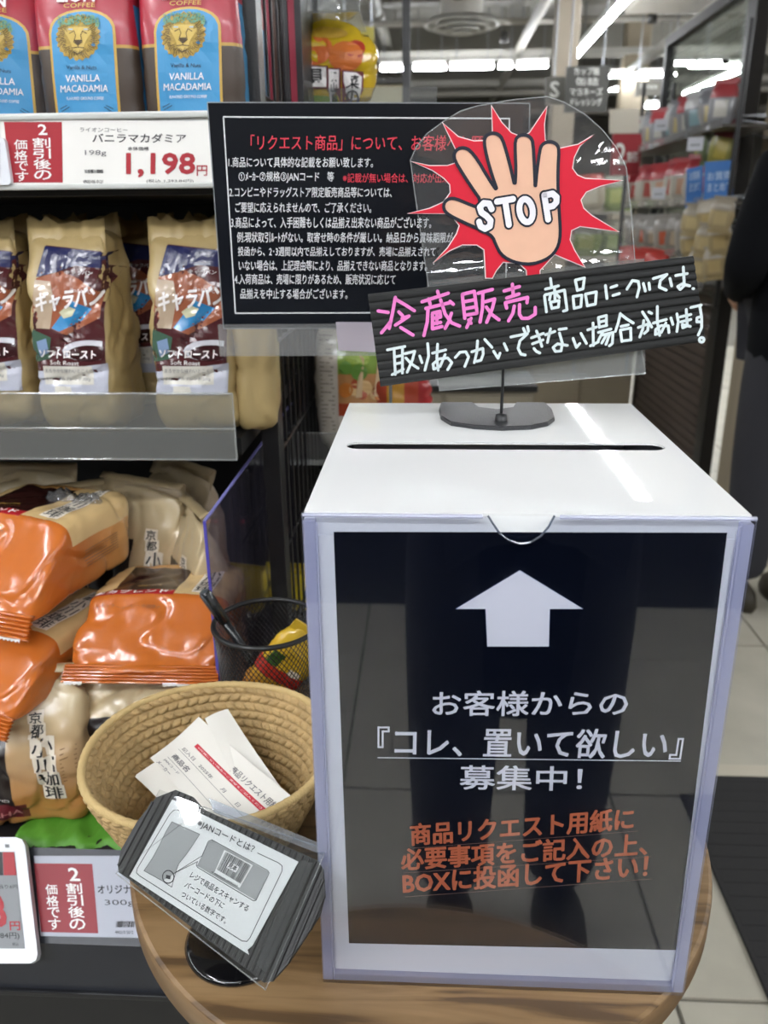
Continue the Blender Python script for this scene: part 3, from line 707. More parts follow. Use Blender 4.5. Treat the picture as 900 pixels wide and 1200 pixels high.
for s, bl, br, tl in [('商品リクエスト用紙に', (482, 990), (741, 971), (481, 965)), ('必要事項をご記入の上、', (471, 1019), (757, 1001), (470, 994)), ('BOXに投函して下さい！', (473, 1047), (757, 1027), (472, 1021))]:
    pp.text(s, bl, br, tl, ORI, t, .035, .0007)
    bm = bmesh.new(); stroke(bm, pp.pts([(bl[0] + 2, bl[1] + 3), (br[0] + 6, br[1] + 2)]), .00025, .0007); obj('underline', bm, mat('pale_orange_ink', '#8f6a5c', .5), t)

# ---- clear card stand on the lid with the hand sign
sp = Plane((.02, .186, TZ + .4), (.03, -1, .0), (1, .03, .0))
t = thing('card_stand', 'black card stand with clear sleeve on the white lid', 'stand', (.0035, .19, TZ + BH))
bz = []
base_o = [PZ(x, y, TZ + BH) for x, y in [(524, 480), (522, 486), (525, 494), (545, 502), (570, 506), (600, 507), (630, 504), (645, 499), (648, 492), (640, 474), (632, 471), (612, 471)]]
# solid base: half disc with a cut at the back
ox, oy = .0035, .19
bo = [(-.042, .07), (-.044, .045), (-.043, .014), (-.036, -.008), (-.02, -.019), (.0, -.024), (.02, -.020), (.033, -.008), (.04, .01), (.042, .045), (.04, .07), (.017, .07), (.013, .05), (.0, .041), (-.013, .05), (-.017, .07)]
bo = [(x, y * .86) for x, y in bo]
bm = poly(bo, z0=.0002, z1=.0032); bmesh.ops.bevel(bm, geom=[e for e in bm.edges if abs(e.verts[0].co.z - e.verts[1].co.z) < 1e-6 and e.verts[0].co.z > .003 and len(e.link_faces) == 2 and e.calc_face_angle(0) > .5], offset=.0007, segments=2, affect='EDGES')
obj('base', bm, mat('stand_base', '#26272a', .38, bump=.5, bscale=900, coat=.2), t)
top_l = sp.px(590, 432); rod_top = sp.M @ Vector((top_l.x, top_l.y, -.0005)) - Vector(t.location)
obj('rod', tb([(0, -.003, .003), (0, -.0035, .02), tuple(rod_top)], .0011, 8), BLACKM, t)
obj('rod_socket', lathe([(.0, .009), (.004, .008), (.0046, .003)], 16, c=(0, -.003, 0)), BLACKP, t, True)
SH = clear('sleeve_clear', '#f4f6f6', 1.5, .05, .07, '#ffffff', bump=.08, bscale=9)
ol = sp.pts([(515, 458), (757, 438), (752, 410), (740, 250), (734, 196), (722, 172), (706, 152), (686, 134), (662, 120), (642, 113), (600, 117), (560, 124), (540, 130), (520, 142), (500, 157), (488, 172), (481, 188), (486, 225), (497, 300), (503, 340)])
def tolocal(bm, pl, parent, name, m):
    bm.transform(parent.matrix_world.inverted() @ pl.M) if False else bm.transform(Matrix.Translation(-Vector(parent.location)) @ pl.M); return obj(name, bm, m, parent)
bm = poly(ol, z0=-.0008)
for _ in range(7):
    es = [e for e in bm.edges if e.calc_length() > .005]
    if not es: break
    bmesh.ops.subdivide_edges(bm, edges=es, cuts=1); bmesh.ops.triangulate(bm, faces=bm.faces[:])
va, vb = sp.px(600, 292).y, sp.px(690, 165).y
for v in bm.verts:       # the soft sheet is dented along two lines
    v.co.z -= .0048 * math.exp(-((v.co.y - va - .06 * v.co.x) / .011) ** 2) - .0 * .003 + .0045 * math.exp(-((v.co.y - vb) / .012) ** 2) * max(0, min(1, (v.co.x + .01) / .04))
tolocal(bm, sp, t, 'clear_sleeve', SH)
RIM = clear('sleeve_rim', '#ffffff', 1, .15, .3, '#dfe4e4')
tolocal(tube(bmesh.new(), [(p.x, p.y, -.0004) for p in ol], .0004, 5, closed=True), sp, t, 'sleeve_edge', RIM)
ck = sp.pts([(500, 330), (756, 303), (757, 438), (515, 458)])
tolocal(poly(ck, z0=-.002, z1=-.0012), sp, t, 'back_holder', clear('holder_clear', '#e8eae8', 1, .04, .12, '#ffffff'))

sp2 = Plane(tuple(sp.M @ Vector((0, 0, .0012))), (.03, -1, 0), (1, .03, 0))
t = thing('stop_hand_sign', 'cut-out raised hand on red burst with STOP across the palm', 'sign', M=sp2.M)
k = 900 / 270
def hp(L): return [sp2.px(470 + a / k, 110 + b / k) for a, b in L]
def smooth(L, it=2, corner=()):
    L = [Vector(p) for p in L]
    for _ in range(it):
        o = []
        for i, p in enumerate(L):
            q = L[(i + 1) % len(L)]; o += [p * .75 + q * .25, p * .25 + q * .75]
        L = o
    return L
burst = [(35, 262), (110, 278), (180, 278), (230, 262), (215, 225), (160, 110), (225, 165), (285, 182), (330, 180), (355, 150), (352, 42), (395, 110), (432, 150), (470, 165), (500, 150), (572, 45), (562, 120), (565, 180), (620, 210), (690, 195), (755, 157), (700, 205), (678, 250), (672, 290), (690, 315), (720, 328), (870, 338), (780, 362), (725, 385), (705, 415), (715, 445), (745, 472), (855, 540), (760, 528), (700, 520), (668, 535), (662, 570), (680, 610), (722, 680), (660, 655), (600, 630), (560, 675), (545, 690), (545, 725), (490, 725), (487, 690), (460, 665), (400, 660), (375, 690), (358, 722), (328, 722), (325, 660), (322, 610), (295, 592), (240, 592), (190, 615), (122, 663), (180, 600), (215, 545), (225, 515), (190, 470), (22, 468), (110, 445), (165, 420), (190, 385), (188, 355), (165, 330), (120, 300)]
obj('burst_outline', poly([Vector(p) for p in hp(burst)], z0=-.0006, z1=0), mat('cut_edge_white', '#ecdcda', .4), t)
cx = sum(p[0] for p in burst) / len(burst); cy = sum(p[1] for p in burst) / len(burst)
def inset(L, d):
    o = []; n = len(L); area = sum(L[i][0] * L[(i + 1) % n][1] - L[(i + 1) % n][0] * L[i][1] for i in range(n))
    sg = 1 if area > 0 else -1
    for i in range(n):
        a, b, c = Vector(L[i - 1]), Vector(L[i]), Vector(L[(i + 1) % n]); d1 = (b - a).normalized(); d2 = (c - b).normalized()
        n1 = Vector((-d1.y, d1.x)) * sg; n2 = Vector((-d2.y, d2.x)) * sg; m = (n1 + n2); m = m.normalized() if m.length > .2 else n1
        o.append(tuple(b + m * min(d / max(.35, m.dot(n1)), d * 2.2)))
    return o
obj('burst', poly(hp(inset(burst, 4)), z0=.0001, z1=.0003), mat('burst_red', '#d3283c', .3, coat=.4), t)
palm = [(300, 445), (250, 425), (215, 410), (190, 408), (172, 420), (165, 438), (170, 458), (190, 475), (240, 500), (290, 522), (330, 540), (358, 558), (370, 590), (388, 625), (420, 648), (460, 662), (510, 665), (560, 650), (595, 625), (615, 590), (622, 545), (618, 480), (612, 380), (612, 290), (616, 220), (610, 200), (592, 188), (568, 188), (548, 200), (540, 225), (530, 300), (523, 378), (521, 300), (515, 190), (505, 170), (485, 160), (460, 163), (445, 180), (445, 230), (448, 300), (444, 365), (430, 300), (412, 230), (395, 175), (378, 157), (352, 153), (330, 165), (323, 190), (335, 250), (355, 320), (378, 385), (340, 330), (300, 260), (268, 220), (245, 210), (220, 215), (206, 235), (210, 262), (245, 320), (285, 380), (310, 415)]
bmo = bmesh.new(); pl_ = hp(smooth(palm, 1)); stroke(bmo, pl_ + pl_[:1], .0021, .0009)
obj('hand_outline', bmo, mat('outline_ink', '#1d2230', .4), t)
obj('hand', poly(hp(smooth(palm, 1)), z0=.00055, z1=.0007), mat('hand_print', '#e8b89c', .4, coat=.4, var=.05, vscale=60), t)
LET = [[(353, 450), (343, 429), (322, 427), (307, 443), (313, 463), (333, 477), (349, 495), (346, 517), (327, 527), (310, 518), (304, 500)],
       [(374, 421), (436, 411)], [(405, 416), (420, 511)],
       [(487 + 26 * math.cos(a * math.pi / 9) + 5 * math.sin(a * math.pi / 9), 456 + 45 * math.sin(a * math.pi / 9)) for a in range(19)],
       [(558, 396), (573, 490)], [(558, 397), (590, 390), (606, 404), (605, 424), (592, 438), (566, 443)]]
for nm, wd, m, z in [('lettering_outline', 39, mat('outline_ink', '#1d2230'), .0012), ('lettering', 24, mat('stop_white', '#eceaf0', .4), .0015)]:
    bm = bmesh.new(); u_ = (hp([(0, 0)])[0] - hp([(100, 0)])[0]).length / 100
    for L in LET:
        stroke(bm, hp(L), wd * u_, z)
        for ip_, p in enumerate(hp(L)): bm.faces.new([bm.verts.new((p.x + wd * u_ / 2 * math.cos(q_ * math.pi / 9), p.y + wd * u_ / 2 * math.sin(q_ * math.pi / 9), z + 6e-5 + ip_ * 4e-6)) for q_ in range(18)])
    obj(nm, bm, m, t)

# ---- handwritten strip
sb = Plane((.02, .17, TZ + .39), (.10, -1, .03), (1, .10, 0))
sb = Plane(tuple(sp2.M @ Vector((.0, -.01, .004))), (.03, -1, 0), (1, .03, 0))
t = thing('handwritten_strip', 'tilted black ribbed strip with pink and white handwriting', 'sign', M=sb.M)
TL, TR_, BR_, BL_ = [sb.px(*q) for q in ((431, 345), (812, 300), (826, 400), (446, 453))]
CORR = mat('corrugated_black', '#191a1a', .5, bump=.15, bscale=200)
bm = bmesh.new(); nr = 11
rows_ = []
for i in range(nr * 4 + 1):
    f = i / (nr * 4); ph_ = (i % 4) / 4; zz = .0004 if i % 4 in (0,) else .0013 + .0003 * math.sin(math.pi * ph_)
    a = TL.lerp(BL_, f); b = TR_.lerp(BR_, f); rows_.append((bm.verts.new((a.x, a.y, zz)), bm.verts.new((b.x, b.y, zz)), bm.verts.new((a.x, a.y, -.0015)), bm.verts.new((b.x, b.y, -.0015))))
for A, B in zip(rows_, rows_[1:]):
    bm.faces.new((A[0], B[0], B[1], A[1])); bm.faces.new((A[2], A[3], B[3], B[2])); bm.faces.new((A[0], A[2], B[2], B[0])); bm.faces.new((A[1], B[1], B[3], A[3]))
A, B = rows_[0], rows_[-1]; bm.faces.new((A[0], A[1], A[3], A[2])); bm.faces.new((B[0], B[2], B[3], B[1]))
bmesh.ops.recalc_face_normals(bm, faces=bm.faces[:]); obj('ribbed_board', bm, CORR, t)
def strokes(name, L, off, sc, wd, m):
    bm = bmesh.new()
    for s in L: stroke(bm, sb.pts(s, off, sc), wd, .0019)
    obj(name, bm, m, t)
PINK = mat('pink_marker', '#e67cc4', .5); CHALK = mat('white_marker', '#d3dfe0', .5)
strokes('pink_writing', [[(60, 333), (112, 341)], [(77, 448), (105, 415), (128, 385)], [(150, 262), (135, 345), (118, 425)], [(152, 272), (200, 300), (250, 332)], [(168, 338), (188, 358)], [(185, 372), (222, 360), (150, 408)], [(178, 420), (243, 460)],
 [(290, 285), (428, 240)], [(325, 270), (333, 298)], [(372, 230), (380, 258)], [(310, 320), (435, 290)], [(322, 318), (318, 390), (300, 463)], [(345, 348), (345, 428)], [(345, 345), (385, 335)], [(350, 372), (388, 365), (385, 338)], [(350, 400), (388, 393)], [(368, 345), (368, 400)], [(345, 428), (395, 415)], [(388, 275), (412, 350), (445, 395), (488, 413)], [(445, 345), (430, 390), (412, 425)], [(437, 283), (455, 298)],
 [(502, 248), (515, 372)], [(502, 246), (565, 230)], [(565, 230), (580, 345)], [(510, 285), (567, 274)], [(514, 322), (572, 311)], [(517, 356), (580, 345)], [(548, 372), (525, 420)], [(535, 380), (548, 398)], [(585, 240), (660, 220)], [(610, 242), (608, 320), (595, 392)], [(622, 285), (672, 270), (660, 320), (630, 393)], [(628, 312), (655, 350), (695, 380)],
 [(722, 228), (802, 205)], [(765, 193), (770, 250)], [(735, 265), (800, 244)], [(735, 318), (728, 290), (845, 262), (842, 290)], [(775, 308), (768, 345), (745, 385)], [(803, 300), (802, 350), (815, 372), (850, 372), (885, 350), (885, 315)]], (430, 290), 4.5, .0023, PINK)
strokes('white_writing', [[(108, 538), (200, 520)], [(143, 533), (150, 668)], [(187, 525), (187, 660)], [(148, 575), (186, 567)], [(148, 612), (186, 604)], [(133, 668), (192, 640)], [(200, 558), (252, 545), (240, 590), (212, 655)], [(205, 580), (235, 612), (270, 635)],
 [(278, 570), (290, 605)], [(320, 505), (325, 570), (305, 645)], [(345, 555), (415, 538)], [(372, 508), (368, 580), (375, 645)], [(412, 562), (385, 625), (352, 640), (348, 612), (380, 585), (425, 580), (447, 605), (425, 642)],
 [(465, 578), (490, 550), (520, 548), (535, 575), (515, 625)], [(552, 548), (610, 530), (612, 560), (600, 592), (578, 598)], [(582, 490), (578, 550), (565, 605)], [(620, 483), (658, 525)], [(667, 545), (690, 582), (700, 555)], [(722, 505), (738, 540)],
 [(757, 470), (845, 452), (805, 490), (795, 530), (810, 560), (833, 565)], [(823, 425), (832, 445)], [(845, 415), (850, 440)]], (430, 290), 4.5, .0019, CHALK)
strokes('white_writing', [[(10, 452), (70, 430)], [(15, 482), (68, 462)], [(35, 418), (50, 455), (62, 495)], [(22, 505), (35, 520), (52, 528)], [(80, 437), (127, 420)], [(105, 407), (90, 475)], [(148, 410), (185, 405)], [(150, 428), (165, 480), (158, 518), (130, 520), (118, 500), (140, 482), (190, 490)], [(218, 455), (235, 500), (252, 480)], [(258, 430), (285, 480)],
 [(292, 412), (335, 398)], [(318, 378), (320, 490)], [(305, 492), (345, 472)], [(345, 352), (350, 400)], [(345, 350), (385, 340), (385, 390)], [(350, 373), (385, 365)], [(350, 398), (387, 390)], [(345, 425), (408, 408)], [(368, 420), (345, 465)], [(365, 438), (418, 425), (415, 480), (400, 492)], [(385, 438), (362, 478)], [(402, 432), (383, 485)],
 [(455, 330), (445, 375), (430, 420)], [(458, 335), (488, 358), (520, 378)], [(458, 395), (495, 387)], [(455, 415), (463, 470)], [(455, 413), (507, 403), (508, 463)], [(463, 468), (508, 462)], [(545, 400), (595, 382), (592, 415), (575, 430)], [(572, 365), (568, 405), (552, 448)], [(565, 322), (590, 360), (612, 398)], [(597, 322), (612, 330)],
 [(620, 378), (685, 360)], [(640, 295), (640, 370), (652, 440)], [(683, 378), (660, 425), (630, 435), (632, 410), (660, 390), (695, 392), (698, 425)], [(708, 352), (718, 385)], [(738, 332), (745, 370), (738, 420)], [(755, 347), (808, 335)], [(758, 372), (808, 360)], [(785, 310), (790, 392), (768, 402), (765, 385), (805, 395)], [(808, 300), (860, 288)], [(852, 290), (862, 350), (862, 400), (845, 438)], [(858, 345), (838, 352), (838, 372), (860, 372)],
 [(105, 155), (110, 192)], [(80, 208), (145, 192)], [(75, 242), (85, 322)], [(78, 237), (175, 213), (188, 312), (170, 318)], [(105, 238), (100, 262)], [(130, 228), (150, 250)], [(105, 275), (112, 305)], [(105, 274), (148, 265), (145, 298)], [(112, 304), (145, 298)], [(125, 200), (128, 262)],
 [(230, 165), (240, 215)], [(230, 163), (275, 152), (268, 206)], [(240, 214), (268, 206)], [(218, 247), (224, 305)], [(218, 245), (262, 238), (257, 296)], [(224, 304), (257, 296)], [(280, 235), (290, 292)], [(280, 233), (335, 222), (330, 283)], [(290, 291), (330, 283)],
 [(380, 190), (388, 255)], [(408, 200), (437, 190)], [(418, 240), (450, 230)], [(488, 208), (515, 165), (545, 170), (550, 200), (538, 247)], [(570, 180), (580, 218)], [(598, 178), (602, 210)], [(620, 155), (688, 135), (655, 165), (650, 198), (685, 213)], [(703, 155), (712, 192)], [(732, 140), (790, 130)], [(770, 98), (775, 190), (755, 210), (742, 195), (765, 182), (802, 192)], [(818, 205), (822, 206)],
 [(862 + 12 * math.cos(a * .785), 462 + 12 * math.sin(a * .785)) for a in range(9)]], (620, 290), 4.286, .0019, CHALK)

# ---- black notice behind the box, in a clear holder on its own stand
ip = Plane((-.1, .302, TZ + .45), (0, -1, 0), (1, 0, 0))
t = thing('notice_board', 'large black laminated notice with red heading and white frame line', 'notice', M=ip.M)
obj('laminate', poly(ip.pts([(243, 120), (621, 121), (616, 384), (262, 385)])[::-1], z0=-.0012, z1=0), mat('laminate_black', '#15171c', .12, spec=.6), t)
bm = bmesh.new(); ips = ip.pts([(243, 120), (621, 121), (616, 384), (262, 385)])
for a, b in zip(ips, ips[1:] + ips[:1]): stroke(bm, [a, b], .001, .0002, False)
obj('laminate_edge', bm, clear('lam_edge', '#ffffff', 1, .2, .5, '#c9ccd0'), t)
fr_ = ip.pts([(262, 137), (597, 139), (592, 366), (276, 367)]); bm = bmesh.new()
for a, b in zip(fr_, fr_[1:] + fr_[:1]): stroke(bm, [a, b], .0011, .0004)
NT = mat('notice_white', '#c9c9cb', .5)
obj('frame_line', bm, NT, t)
NR = mat('notice_red', '#c0263a', .5)
ip.text('「リクエスト商品」について、お客様へお願い', (294, 176), (578, 177), (294, 158), NR, t, .012, .0006)
for s, x0, x1, y0, y1, m in [('1.商品について具体的な記載をお願い致します。', 268, 437, 184, 196, NT), ('①ﾒｰｶｰ②規格③JANコード　等', 280, 391, 201, 214, NT), ('※記載が無い場合は、対応が出来かねます', 402, 560, 203, 214, NR),
    ('2.コンビニやドラッグストア限定販売商品等については、', 269, 459, 219, 231, NT), ('ご要望に応えられませんので、ご了承ください。', 276, 435, 237, 249, NT), ('3.商品によって、入手困難もしくは品揃え出来ない商品がございます。', 271, 505, 254, 267, NT),
    ('例:現状取引ﾙｰﾄがない。取寄せ時の条件が厳しい。納品日から賞味期限が', 278, 530, 272, 284, NT), ('投函から、2･3週間以内で品揃えしておりますが、売場に品揃えされて', 279, 510, 289, 300, NT), ('いない場合は、上記理由等により、品揃えできない商品となります。', 280, 500, 305, 317, NT),
    ('4.入荷商品は、売場に限りがあるため、販売状況に応じて', 275, 463, 321, 333, NT), ('品揃えを中止する場合がございます。', 282, 407, 338, 350, NT)]:
    ip.text(s, (x0, y1), (x1, y1 + .5), (x0, y0), m, t, .014, .0006)
t = thing('sign_holder', 'clear pocket holder on a thin grey stem behind the white box', 'stand', (-.075, .31, TZ))
T0 = Vector(t.location)
def inpl(bm): bm.transform(Matrix.Translation(-T0) @ ip.M); return bm
obj('clear_pocket', inpl(poly(ip.pts([(256, 380), (600, 378), (598, 416), (258, 417)])[::-1], z0=.0006, z1=.0018)), clear('holder_pocket', '#eef0f0', 1, .05, .13, '#ffffff'), t)
obj('clip_plate', inpl(poly(ip.pts([(394, 377), (440, 377), (440, 412), (397, 410)])[::-1], z0=.002, z1=.0035)), clear('clip_plate', '#f5f0f4', 1, .1, .7, '#d9d2dc'), t)
obj('stem', tb([(-.0065, .004, .006), (-.0065, .004, .375)], .0014, 8), STEEL, t)
obj('foot', lathe([(0, 0), (.03, 0), (.031, .002), (.028, .005), (0, .006)], 32, c=(-.0065, .004, 0)), mat('foot_grey', '#9b9da0', .3), t, True)
obj('stem_clip', bx((-.014, .0, .372), (.001, .007, .4), .001), mat('foot_grey', '#9b9da0'), t)
# ---- woven basket
def basket():
    cx, cy = -.213, .126; t = thing('woven_basket', 'round tan coiled rope basket with flared side holding paper slips', 'basket', (cx, cy, TZ))
    RB, RT, H = .058, .0915, .078; coils = 11; n = 420
    STR = mat('rope_tan', '#b79a69', .75, bump=.5, bscale=700, var=.2, vscale=90)
    def wall(f):   # f 0..1 up the wall
        return RB + (RT - RB) * (f ** .8), .004 + (H - .004) * f
    def sheet(sgn, th):
        bm = bmesh.new(); rings = []; m = coils * 8
        for i in range(m + 1):
            f = i / m; r, z = wall(f); ph = (f * coils) % 1; row = int(f * coils)
            lump = abs(math.sin(math.pi * f * coils)) ** .6
            ring = []
            for j in range(n):
                a = 2 * math.pi * j / n
                zig = min(1, 1.9 * abs(math.sin(a * 30 + (row % 2) * math.pi / 2 + (ph - .5) * 1.6 * (1 if row % 2 else -1))))
                d = th + .0034 * lump * (.1 + .9 * zig) + .0004 * noise.noise(Vector((a * 5, z * 90, sgn)))
                wob = .0012 * math.sin(a * 2 + 1) + .0008 * math.sin(a * 5)
                rr = r + sgn * d + wob; zz = z + .001 * math.sin(a * 3) * f
                ring.append(bm.verts.new((rr * math.cos(a), rr * math.sin(a), zz)))
            rings.append(ring)
        for A, B in zip(rings, rings[1:]):
            for j in range(n): bm.faces.new((A[j], A[(j + 1) % n], B[(j + 1) % n], B[j]))
        return bm
    obj('outer_wall', sheet(1, .0008), STR, t, True); obj('inner_wall', sheet(-1, .0008), STR, t, True)
    # spiral bottom
    bm = bmesh.new(); rings = []; m = 60
    for i in range(m + 1):
        r = max(1e-4, (RB + .001) * i / m); ring = []
        for j in range(160):
            a = 2 * math.pi * j / 160; ring.append(bm.verts.new((r * math.cos(a), r * math.sin(a), .004 + .0018 * abs(math.sin(math.pi * i / m * 9)) * (.6 + .4 * abs(math.sin(a * 16))))))
        rings.append(ring)
    for A, B in zip(rings, rings[1:]):
        for j in range(160): bm.faces.new((A[j], A[(j + 1) % 160], B[(j + 1) % 160], B[j]))
    obj('coiled_base', bm, STR, t, True); obj('base_underside', lathe([(0, .0), (RB, 0), (RB + .002, .004)], 60), STR, t, True)
    # bound rim
    pts = []; rr = []
    for j in range(240):
        a = 2 * math.pi * j / 240; pts.append(((RT + .0012 * math.sin(a * 2 + 1)) * math.cos(a), (RT + .0012 * math.sin(a * 2 + 1)) * math.sin(a), H + .001 * math.sin(a * 3))); rr.append(.0031 + .00025 * math.sin(j * 2.1))
    obj('rim', tb(pts, rr, 10, closed=True), mat('rope_rim', '#c3a873', .7, bump=.4, bscale=600), t, True)
    return Vector((cx, cy, TZ))
BK = basket()
# ---- request slips lying in the basket
def slip(label, px, z0, lift, name='request_slip', printed=True, wd=.0003):
    """paper sheet bent over the basket; px = corners top-left, top-right, bottom-right, bottom-left with heights"""
    c = [PZ(x, y, z) for x, y, z in px]
    t = thing(name, label, 'paper', tuple(c[0])); t0 = c[0]; n = 14
    def S(u, v, off=0):
        p = (c[0] * (1 - u) + c[1] * u) * (1 - v) + (c[3] * (1 - u) + c[2] * u) * v
        p = p + Vector((0, 0, -lift * math.sin(math.pi * u) * 1.0 + .0012 * math.sin(3 * u + 4 * v))); return p + Vector((0, -.3, .95)) * off - t0
    bm = bmesh.new()
    for side, off in ((1, 0), (-1, -wd)):
        G = [[bm.verts.new(S(i / n, j / n, off)) for i in range(n + 1)] for j in range(n + 1)]
        for j in range(n):
            for i in range(n):
                f = (G[j][i], G[j][i + 1], G[j + 1][i + 1], G[j + 1][i]); bm.faces.new(f if side < 0 else f[::-1])
    obj('sheet', bm, mat('slip_paper', '#dfdcd4', .6), t, True)
    return t, S
def on_slip(t, S, bm, m, name):
    bmesh.ops.triangulate(bm, faces=bm.faces[:])
    for _ in range(5):
        es = [e for e in bm.edges if e.calc_length() > .09]
        if not es: break
        bmesh.ops.subdivide_edges(bm, edges=es, cuts=1); bmesh.ops.triangulate(bm, faces=bm.faces[:])
    for v in bm.verts: v.co = S(v.co.x, v.co.y, .0002 + v.co.z)
    obj(name, bm, m, t)
zc = TZ + .055
t, S = slip('blank paper slip poking up behind the printed slips in the basket', [(240, 842, .868), (267, 831, .87), (330, 925, .858), (290, 945, .85)], 0, .0)
for k in range(3):
    slip(['white paper slip second from the top of the basket slips', 'white paper slip third from the top of the basket slips', 'white paper slip lowest in the basket with its left corner showing'][k], [(160 + k * -1 + (2 if k == 0 else 0), 906 + k * 2, .842 - k * .001), (226 + k, 868 + k, .858 - k * .001), (318, 950, .852 - k * .002), (205, 957, .838 - k * .002)], 0, .0)
t, S = slip('printed request slip with red bar, topmost in the basket', [(176, 888, .851), (233, 840, .866), (344, 936, .862), (262, 985, .846)], 0, .003)
RB_ = mat('slip_red', '#c22d3e', .5)
# u runs across the slip's short side (top-left to top-right), v along the length
bm = bmesh.new(); bm.faces.new([bm.verts.new(p + (0,)) for p in [(.62, .17), (.69, .17), (.69, .99), (.62, .99)]]); on_slip(t, S, bm, RB_, 'red_bar')
def slip_text(s, u0, u1, v0, v1, m, b=.01):
    # lettering reads along v with its top towards larger u
    on_slip(t, S, text_bm(s, (u0, v0), (u0, v1), (u1, v0), b, .0002), m, 'lettering')
GI = mat('grey_print', '#6b6b70', .5)
slip_text('商品リクエスト用紙', .73, .83, .52, .98, GI, .015); slip_text('※店舗にない商品のご要望をご記入ください', .64, .67, .2, .96, mat('slip_white', '#f0d8d8', .5), 0)
slip_text('記入日　2025年　　月　　日', .45, .51, .12, .8, GI, .01); slip_text('商品名', .25, .34, .12, .32, GI, .02); slip_text('JANコード', .12, .17, .1, .3, GI); slip_text('メーカー', .02, .08, .08, .26, GI, .02)
bm = bmesh.new()
for u in (.42, .21): stroke(bm, [(u, .1), (u, .97)], .006, 0, False)
on_slip(t, S, bm, GI, 'ruled_line')

# ---- mesh pen cup with a pen and a small bright packet
def cup():
    cx, cy, H = -.194, .269, .11; t = thing('pen_cup', 'black wire mesh pen cup between basket and white box', 'pen cup', (cx, cy, TZ))
    r0, r1 = .04, .048; bm = bmesh.new(); N_ = 64
    for d in (1, -1):
        for k in range(N_):
            pts = []
            for i in range(17):
                f = i / 16; a = 2 * math.pi * (k / N_) + d * f * 1.55; r = r0 + (r1 - r0) * f; pts.append((r * math.cos(a), r * math.sin(a), .004 + f * (H - .006)))
            tube(bm, pts, .00042, 3, cap=False)
    o = obj('wire_mesh', bm, BLACKM, t); o['kind'] = 'stuff'
    circ = lambda r, z: [(r * math.cos(2 * math.pi * j / 64), r * math.sin(2 * math.pi * j / 64), z) for j in range(64)]
    obj('rim', tb(circ(r1, H), .0024, 10, closed=True), BLACKP, t, True); obj('foot_ring', tb(circ(r0, .003), .0022, 8, closed=True), BLACKP, t, True)
    obj('bottom', lathe([(0, .003), (r0, .003), (r0, .002), (0, .002)], 48), BLACKM, t)
cup()
a = P(239, 694, .262); b = Vector((-.178, .277, TZ + .006)); d = (b - a).normalized()
t = thing('pen', 'black capped pen leaning to the left in the mesh cup', 'pen', tuple(b)); V0 = b
L_ = (b - a).length
def al(s): return tuple(a + d * s - V0)
obj('barrel', tb([al(.03), al(L_ - .012)], .0042, 14), mat('pen_black', '#17191c', .25), t, True)
obj('cap', tb([al(0), al(.002), al(.034)], [.0045, .0056, .0056], 14), mat('pen_cap', '#202326', .2, coat=.5), t, True)
obj('cap_end', tb([al(-.0012), al(.0008)], .004, 14), mat('pen_end', '#3a4448', .3), t, True)
side = Vector((-.2, -1, .2)).normalized()
obj('clip', tb([tuple(Vector(al(.001)) + side * .0062), tuple(Vector(al(.03)) + side * .0072)], .0013, 6), mat('pen_clip', '#2b2f33', .25), t, True)
obj('nib', tb([al(L_ - .012), al(L_ - .002)], [.003, .0008], 10), STEEL, t, True)
zm = zoned('candy_print', '#c9a531', [('#b0342b', [(2, -.01, .004)]), ('#3c5a2e', [(0, -.02, -.008), (2, .004, .02)]), ('#d8d2c4', [(0, .004, .016), (2, .003, .01)])], .25, .6, .3, grad=(2, .0, -.04, '#b5622c'))
t = thing('candy_packet', 'yellow and orange glossy packet standing in the mesh pen cup', 'packet', (-.183, .272, TZ + .062), (R(10), R(38), R(10)))
softbox('pouch', (.046, .02, .09), lambda q: Vector((q.x, q.y * (1 - q.z ** 4 * .8), q.z)), zm, t, (10, 6, 14), 5, .0022, 60, 3)
obj('crimp', bx((-.021, -.0012, .043), (.021, .0012, .053)), zm, t)

# ---- the small card on its black ribbed board
from mathutils import Matrix as _M
rx, ry, rz = R(37.3), R(9.9), R(-23.6)
JM = _M.Translation((-.1775, -.0076, .8872)) @ Euler((rx, ry, rz), 'XYZ').to_matrix().to_4x4()
jp = Plane(None, M=JM)
t = thing('card_holder', 'tilted black ribbed board with cut corners and a clear sleeve', 'card holder', M=JM)
outl = jp.pts([(137, 1013), (141, 995), (160, 962), (182, 934), (205, 925), (225, 933), (238, 948), (372, 1008), (378, 1018), (380, 1048), (374, 1072), (352, 1106), (336, 1130), (318, 1150), (308, 1151), (150, 1030), (138, 1022)])
outl = [p for p in outl]
obj('back_board', poly(outl, z0=-.0042, z1=-.0012), CORR, t)
# flutes of the board, running across it
bm = bmesh.new(); u0 = jp.px(137, 1020); ux = (jp.px(366, 1140) - jp.px(150, 1030)).normalized(); uy = Vector((-ux.y, ux.x))
bm2 = poly(outl, z0=0); 
for k in range(-16, 17):
    c = Vector((k * .0044, 0)) 
    # clip the flute to the outline by sampling
    run = []
    for j in range(-60, 61):
        q = ux * c.x + uy * (j * .001)
        ins = False; n_ = len(outl)
        for i in range(n_):
            A, B = outl[i], outl[(i + 1) % n_]
            if (A.y > q.y) != (B.y > q.y) and q.x < (B.x - A.x) * (q.y - A.y) / (B.y - A.y) + A.x: ins = not ins
        if ins: run.append(q)
    if len(run) > 4: tube(bm, [(run[0].x, run[0].y, -.0012), (run[-1].x, run[-1].y, -.0012)], .0011, 6, flat=1)
bm2.free()
o = obj('flutes', bm, CORR, t); o['kind'] = 'stuff'
sl = jp.pts([(192, 925), (236, 943), (384, 998), (312, 1160), (137, 1025)])
